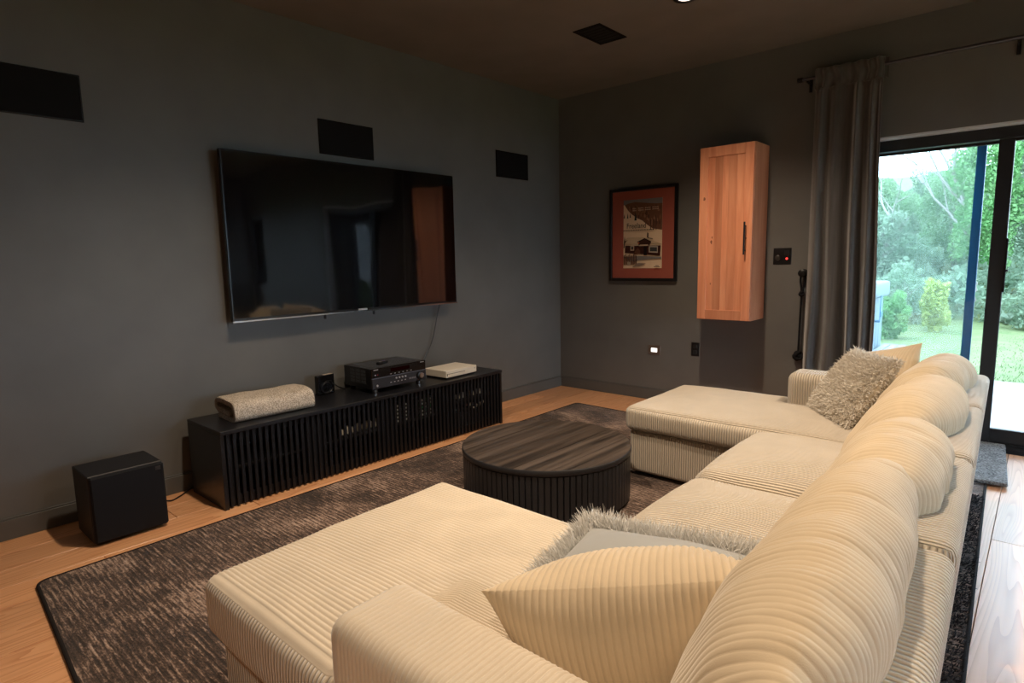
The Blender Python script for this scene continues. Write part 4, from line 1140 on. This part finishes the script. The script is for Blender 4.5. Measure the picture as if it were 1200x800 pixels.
p3 = furpillow('fur_pillow', 'grey fur edged pillow with smooth backing on the seat behind the plump pillow', (2.94, -3.60, 0.545), Euler((0, 0, 0)),
          0.46, 0.27, 0.12, M_SATIN, M_FURW, 0.050, 30000, 0.0016, 0.40, 0.0, 21, False, -1)
p4 = furpillow('shaggy_pillow', 'shaggy taupe pillow leaning in the far corner of the sofa', (2.956, -1.45, 0.608), Euler((0, 0, 0)),
          0.40, 0.40, 0.15, M_SHAG, M_SHAG, 0.021, 26000, 0.0030, 0.70, 0.15, 23, True, 1)
axes(p3, (2.975, -3.630, 0.535), (1, 0.02, 0.12), (0, 0.95, 0.20))
axes(p4, (2.945, -1.455, 0.612), (0.645, -0.764, 0.0), (0.344, 0.514, 0.784))
tg_ = bx('care_tag', (-0.03, -0.004, -0.222), (0.02, 0.001, -0.198), mat('white_tag', (0.75, 0.74, 0.72), 0.6), p4, 0)

# ================================================================== OUTDOORS
GZ = -0.10
st(bx('patio', (-3.0, 0.25, GZ - 0.1), (7.5, 3.30, GZ), M_PATIO, bev=0))
st(bx('ground', (-40, -40, GZ - 0.35), (45, 45, GZ - 0.25), M_GRASS, bev=0))
# lawn and rising slope
xs = np.linspace(-16, 14, 61); ys = np.linspace(3.30, 34, 62)
Xg, Yg = np.meshgrid(xs, ys, indexing='ij')
Zg = GZ - 0.02 + np.clip(Yg - 9.5, 0, 100) * 0.22 * np.clip((6.2 - Xg) / 1.6, 0, 1) + 0.05 * np.sin(Xg * 0.9) * np.clip((Yg - 4) / 4, 0, 1)
Vg = np.stack([Xg, Yg, Zg], -1).reshape(-1, 3); I = np.arange(len(Vg)).reshape(Xg.shape)
Q = np.stack([I[:-1, :-1], I[1:, :-1], I[1:, 1:], I[:-1, 1:]], -1).reshape(-1, 4)
lo = grid_mesh('lawn', Vg, Q, None, M_GRASS, None); st(lo)
r = np.random.default_rng(31); n = 16000
gx = r.uniform(-1.5, 7, n); gy = 3.32 + 5.0 * r.uniform(0, 1, n) ** 1.4
gr = fur('grass_blades', np.stack([gx, gy, np.full(n, GZ - 0.03)], -1), np.tile(np.array([0, 0, 1.0]), (n, 1)), 0.035, 0.005, M_GRASS, None, 0.3, 0.1, 32, 2)
tag(gr, 'short green lawn grass beyond the patio', 'grass')

def leaves(name, cen, rad, n, size, m, parent, seed):
    r = np.random.default_rng(seed)
    d = r.normal(size=(n, 3)); d /= np.linalg.norm(d, axis=1, keepdims=True)
    rr_ = r.uniform(0.35, 1.0, (n, 1)) ** 0.5
    lump = 1 + 0.28 * np.sin(d[:, :1] * 5 + seed) * np.cos(d[:, 2:] * 6 + seed * 2)
    c_ = np.array(cen) + d * rr_ * np.array(rad) * lump
    a = r.normal(size=(n, 3)); a /= np.linalg.norm(a, axis=1, keepdims=True)
    b_ = np.cross(a, r.normal(size=(n, 3))); b_ /= np.linalg.norm(b_, axis=1, keepdims=True)
    s = size * r.uniform(0.6, 1.3, (n, 1))
    V = np.stack([c_ - a * s, c_ + b_ * s * 0.55, c_ + a * s, c_ - b_ * s * 0.55], 1).reshape(-1, 3)
    F = np.arange(n * 4).reshape(-1, 4)
    return tag(grid_mesh(name, V, F, None, m, parent), kind='stuff')
def branch(m, p, d, L, r0, depth, rg_):
    pts = [Vector(p)]; dd = Vector(d).normalized()
    for k in range(5):
        dd = (dd + Vector((rg_.uniform(-.22, .22), rg_.uniform(-.22, .22), rg_.uniform(-.06, .18)))).normalized(); pts.append(pts[-1] + dd * L / 5)
    m.tube(pts, [r0 * (1 - 0.15 * k) for k in range(6)], 6)
    if depth > 0:
        for k in (2, 3, 4, 5):
            e = Vector((rg_.uniform(-1, 1), rg_.uniform(-1, 1), rg_.uniform(0.1, 0.9))).normalized()
            branch(m, pts[k], (dd * 0.5 + e), L * 0.55, r0 * 0.45, depth - 1, rg_)
hn = 60000; r = np.random.default_rng(77)
hx = r.uniform(-8, 4.6, hn); hy = 9.5 + 16 * r.uniform(0, 1, hn) ** 1.2
hz = GZ + (hy - 9.5) * 0.22 + r.uniform(0.0, 1.0, hn) ** 1.5 * (0.55 + 0.35 * np.sin(hx * 2.1 + hy) + 0.25 * np.sin(hx * 5 + 2))
av = r.normal(size=(hn, 3)); av /= np.linalg.norm(av, axis=1, keepdims=True)
bv = np.cross(av, r.normal(size=(hn, 3))); bv /= np.linalg.norm(bv, axis=1, keepdims=True)
sz = 0.075 * r.uniform(0.6, 1.3, (hn, 1)); hc_ = np.stack([hx, hy, hz], -1)
hv = np.stack([hc_ - av * sz, hc_ + bv * sz * 0.55, hc_ + av * sz, hc_ - bv * sz * 0.55], 1).reshape(-1, 3)
tag(grid_mesh('hillside_brush', hv, np.arange(hn * 4).reshape(-1, 4), None, M_LEAF[1], None), 'soft green brush covering the slope behind the trees', 'brush', kind='stuff')
trees = [(0.55, 11.5, 2.35, (0.9, 0.8, 0.9), 1, 'loose grey-green tree nearest the curtain beyond the lawn'),
         (1.95, 13.5, 3.3, (0.85, 0.8, 1.15), 0, 'mid green tree behind the left glass panel'),
         (2.62, 10.6, 3.9, (0.62, 0.6, 1.5), 2, 'tall bright green tree beside the blue screen post'),
         (3.45, 11.2, 4.6, (0.75, 0.7, 1.9), 1, 'pale trunked tree right of the door stile'),
         (-0.6, 17.0, 3.6, (1.2, 1.0, 1.0), 0, 'darker tree far back on the left of the slope'),
         (0.95, 19.5, 4.0, (1.2, 1.0, 0.9), 1, 'hazy grey-green tree at the back of the slope'),
         (2.9, 17.5, 6.2, (1.1, 1.0, 1.8), 0, 'tallest tree on the slope against the white sky'),
         (-2.2, 12.0, 3.2, (1.2, 1.1, 1.3), 1, 'round tree beyond the hot tub')]
for i, (a, b_, zc, rd, mi, lab) in enumerate(trees):
    gz = GZ + max(0, b_ - 9.5) * 0.22
    tr_ = thing('leafy_tree', lab, 'tree', (a, b_, gz), group='trees beyond the lawn')
    bm_ = MB(); rg_ = random.Random(40 + i)
    branch(bm_, (0, 0, -0.05), (rg_.uniform(-.2, .2), -0.05, 1), zc - gz - 0.25, 0.075, 2, rg_)
    bm_.build('trunk', M_BARK, tr_, True)
    leaves('foliage', (0, 0, zc - gz - rd[2] * 0.95), rd, 9000, 0.042, M_LEAF[mi], tr_, 60 + i)
shrubs = [(1.80, 6.4, (0.26, 0.26, 0.42), 2, 'bright green leafy shrub just beyond the step'),
          (1.0, 7.3, (0.5, 0.45, 0.6), 0, 'green shrub behind the hot tub'),
          (2.24, 7.7, (0.20, 0.20, 0.50), 3, 'small yellow-green bush by the lawn edge'),
          (1.55, 8.9, (0.6, 0.5, 0.6), 1, 'grey-green undergrowth at the back of the lawn'),
          (3.6, 9.0, (0.55, 0.45, 0.5), 1, 'low grey-green undergrowth right of the stile'),
          (4.7, 9.0, (0.5, 0.4, 0.5), 0, 'green undergrowth at the right of the lawn'),
          (-0.6, 9.2, (0.7, 0.5, 0.8), 0, 'green undergrowth at the left of the lawn')]
for i, (a, b_, rd, mi, lab) in enumerate(shrubs):
    sh = thing('garden_shrub', lab, 'shrub', (a, b_, GZ - 0.02), group='shrubs along the lawn')
    leaves('foliage', (0, 0, rd[2] * 0.85), rd, 3000, 0.036, M_LEAF[mi], sh, 90 + i)
    sm = MB(); rg_ = random.Random(i)
    for k in range(5): sm.tube([(0, 0, 0), (rg_.uniform(-.3, .3) * rd[0], rg_.uniform(-.3, .3) * rd[1], rd[2] * 0.7), (rg_.uniform(-.7, .7) * rd[0], rg_.uniform(-.6, .6) * rd[1], rd[2] * 1.4)], [0.016, 0.012, 0.006], 5)
    sm.build('stem', M_BARK, sh, True)
# hot tub and its step
ht = thing('hot_tub', 'pale covered hot tub on the patio partly hidden by the curtain', 'hot tub', (1.30, 2.05, GZ))
TX, TY = 0.98, 0.98
bx('shell', (-TX, -TY, 0.0), (TX - 0.02, TY, 0.90), M_TUB, ht, 0.01)
for k in range(12):
    a = -TY + 0.01 + k * (2 * TY - 0.02) / 12
    bx('side_board', (TX - 0.02, a + 0.003, 0.05), (TX, a + (2 * TY - 0.02) / 12 - 0.003, 0.89), M_TUB, ht, 0.004)
cv = cushion('cover', (2 * TX + 0.10, 2 * TY + 0.10, 0.17), 0.03, (8, 8, 2), M_COVER, ht, puff=(0, 0, 0.02), deform=lambda P: P + np.array([0, 0, 0.985]))
for a in (0.55, -0.5):
    q = MB(); q.box((TX + 0.052, a - 0.018, 0.66), (TX + 0.058, a + 0.018, 0.93), 0.001); q.box((TX + 0.002, a - 0.018, 0.64), (TX + 0.058, a + 0.018, 0.66), 0.001); q.box((TX + 0.054, a - 0.028, 0.70), (TX + 0.070, a + 0.028, 0.76), 0.003)
    q.build('strap', M_STRAP, ht)
sp_ = thing('spa_step', 'white slatted plastic step standing beside the hot tub', 'step', (2.47, 2.55, GZ))
for k in range(4): bx('slat', (-0.15 + k * 0.076, -0.40, 0.335), (-0.15 + k * 0.076 + 0.066, 0.40, 0.365), M_STEPTOP, sp_, 0.006)
q = MB(); q.box((-0.15, -0.38, 0.0), (0.15, -0.35, 0.335), 0.004); q.box((-0.15, 0.35, 0.0), (0.15, 0.38, 0.335), 0.004); q.box((0.125, -0.35, 0.05), (0.15, 0.35, 0.335), 0.004); q.box((-0.15, -0.35, 0.05), (-0.125, 0.35, 0.335), 0.004)
q.build('side_panel', M_STEPSIDE, sp_)
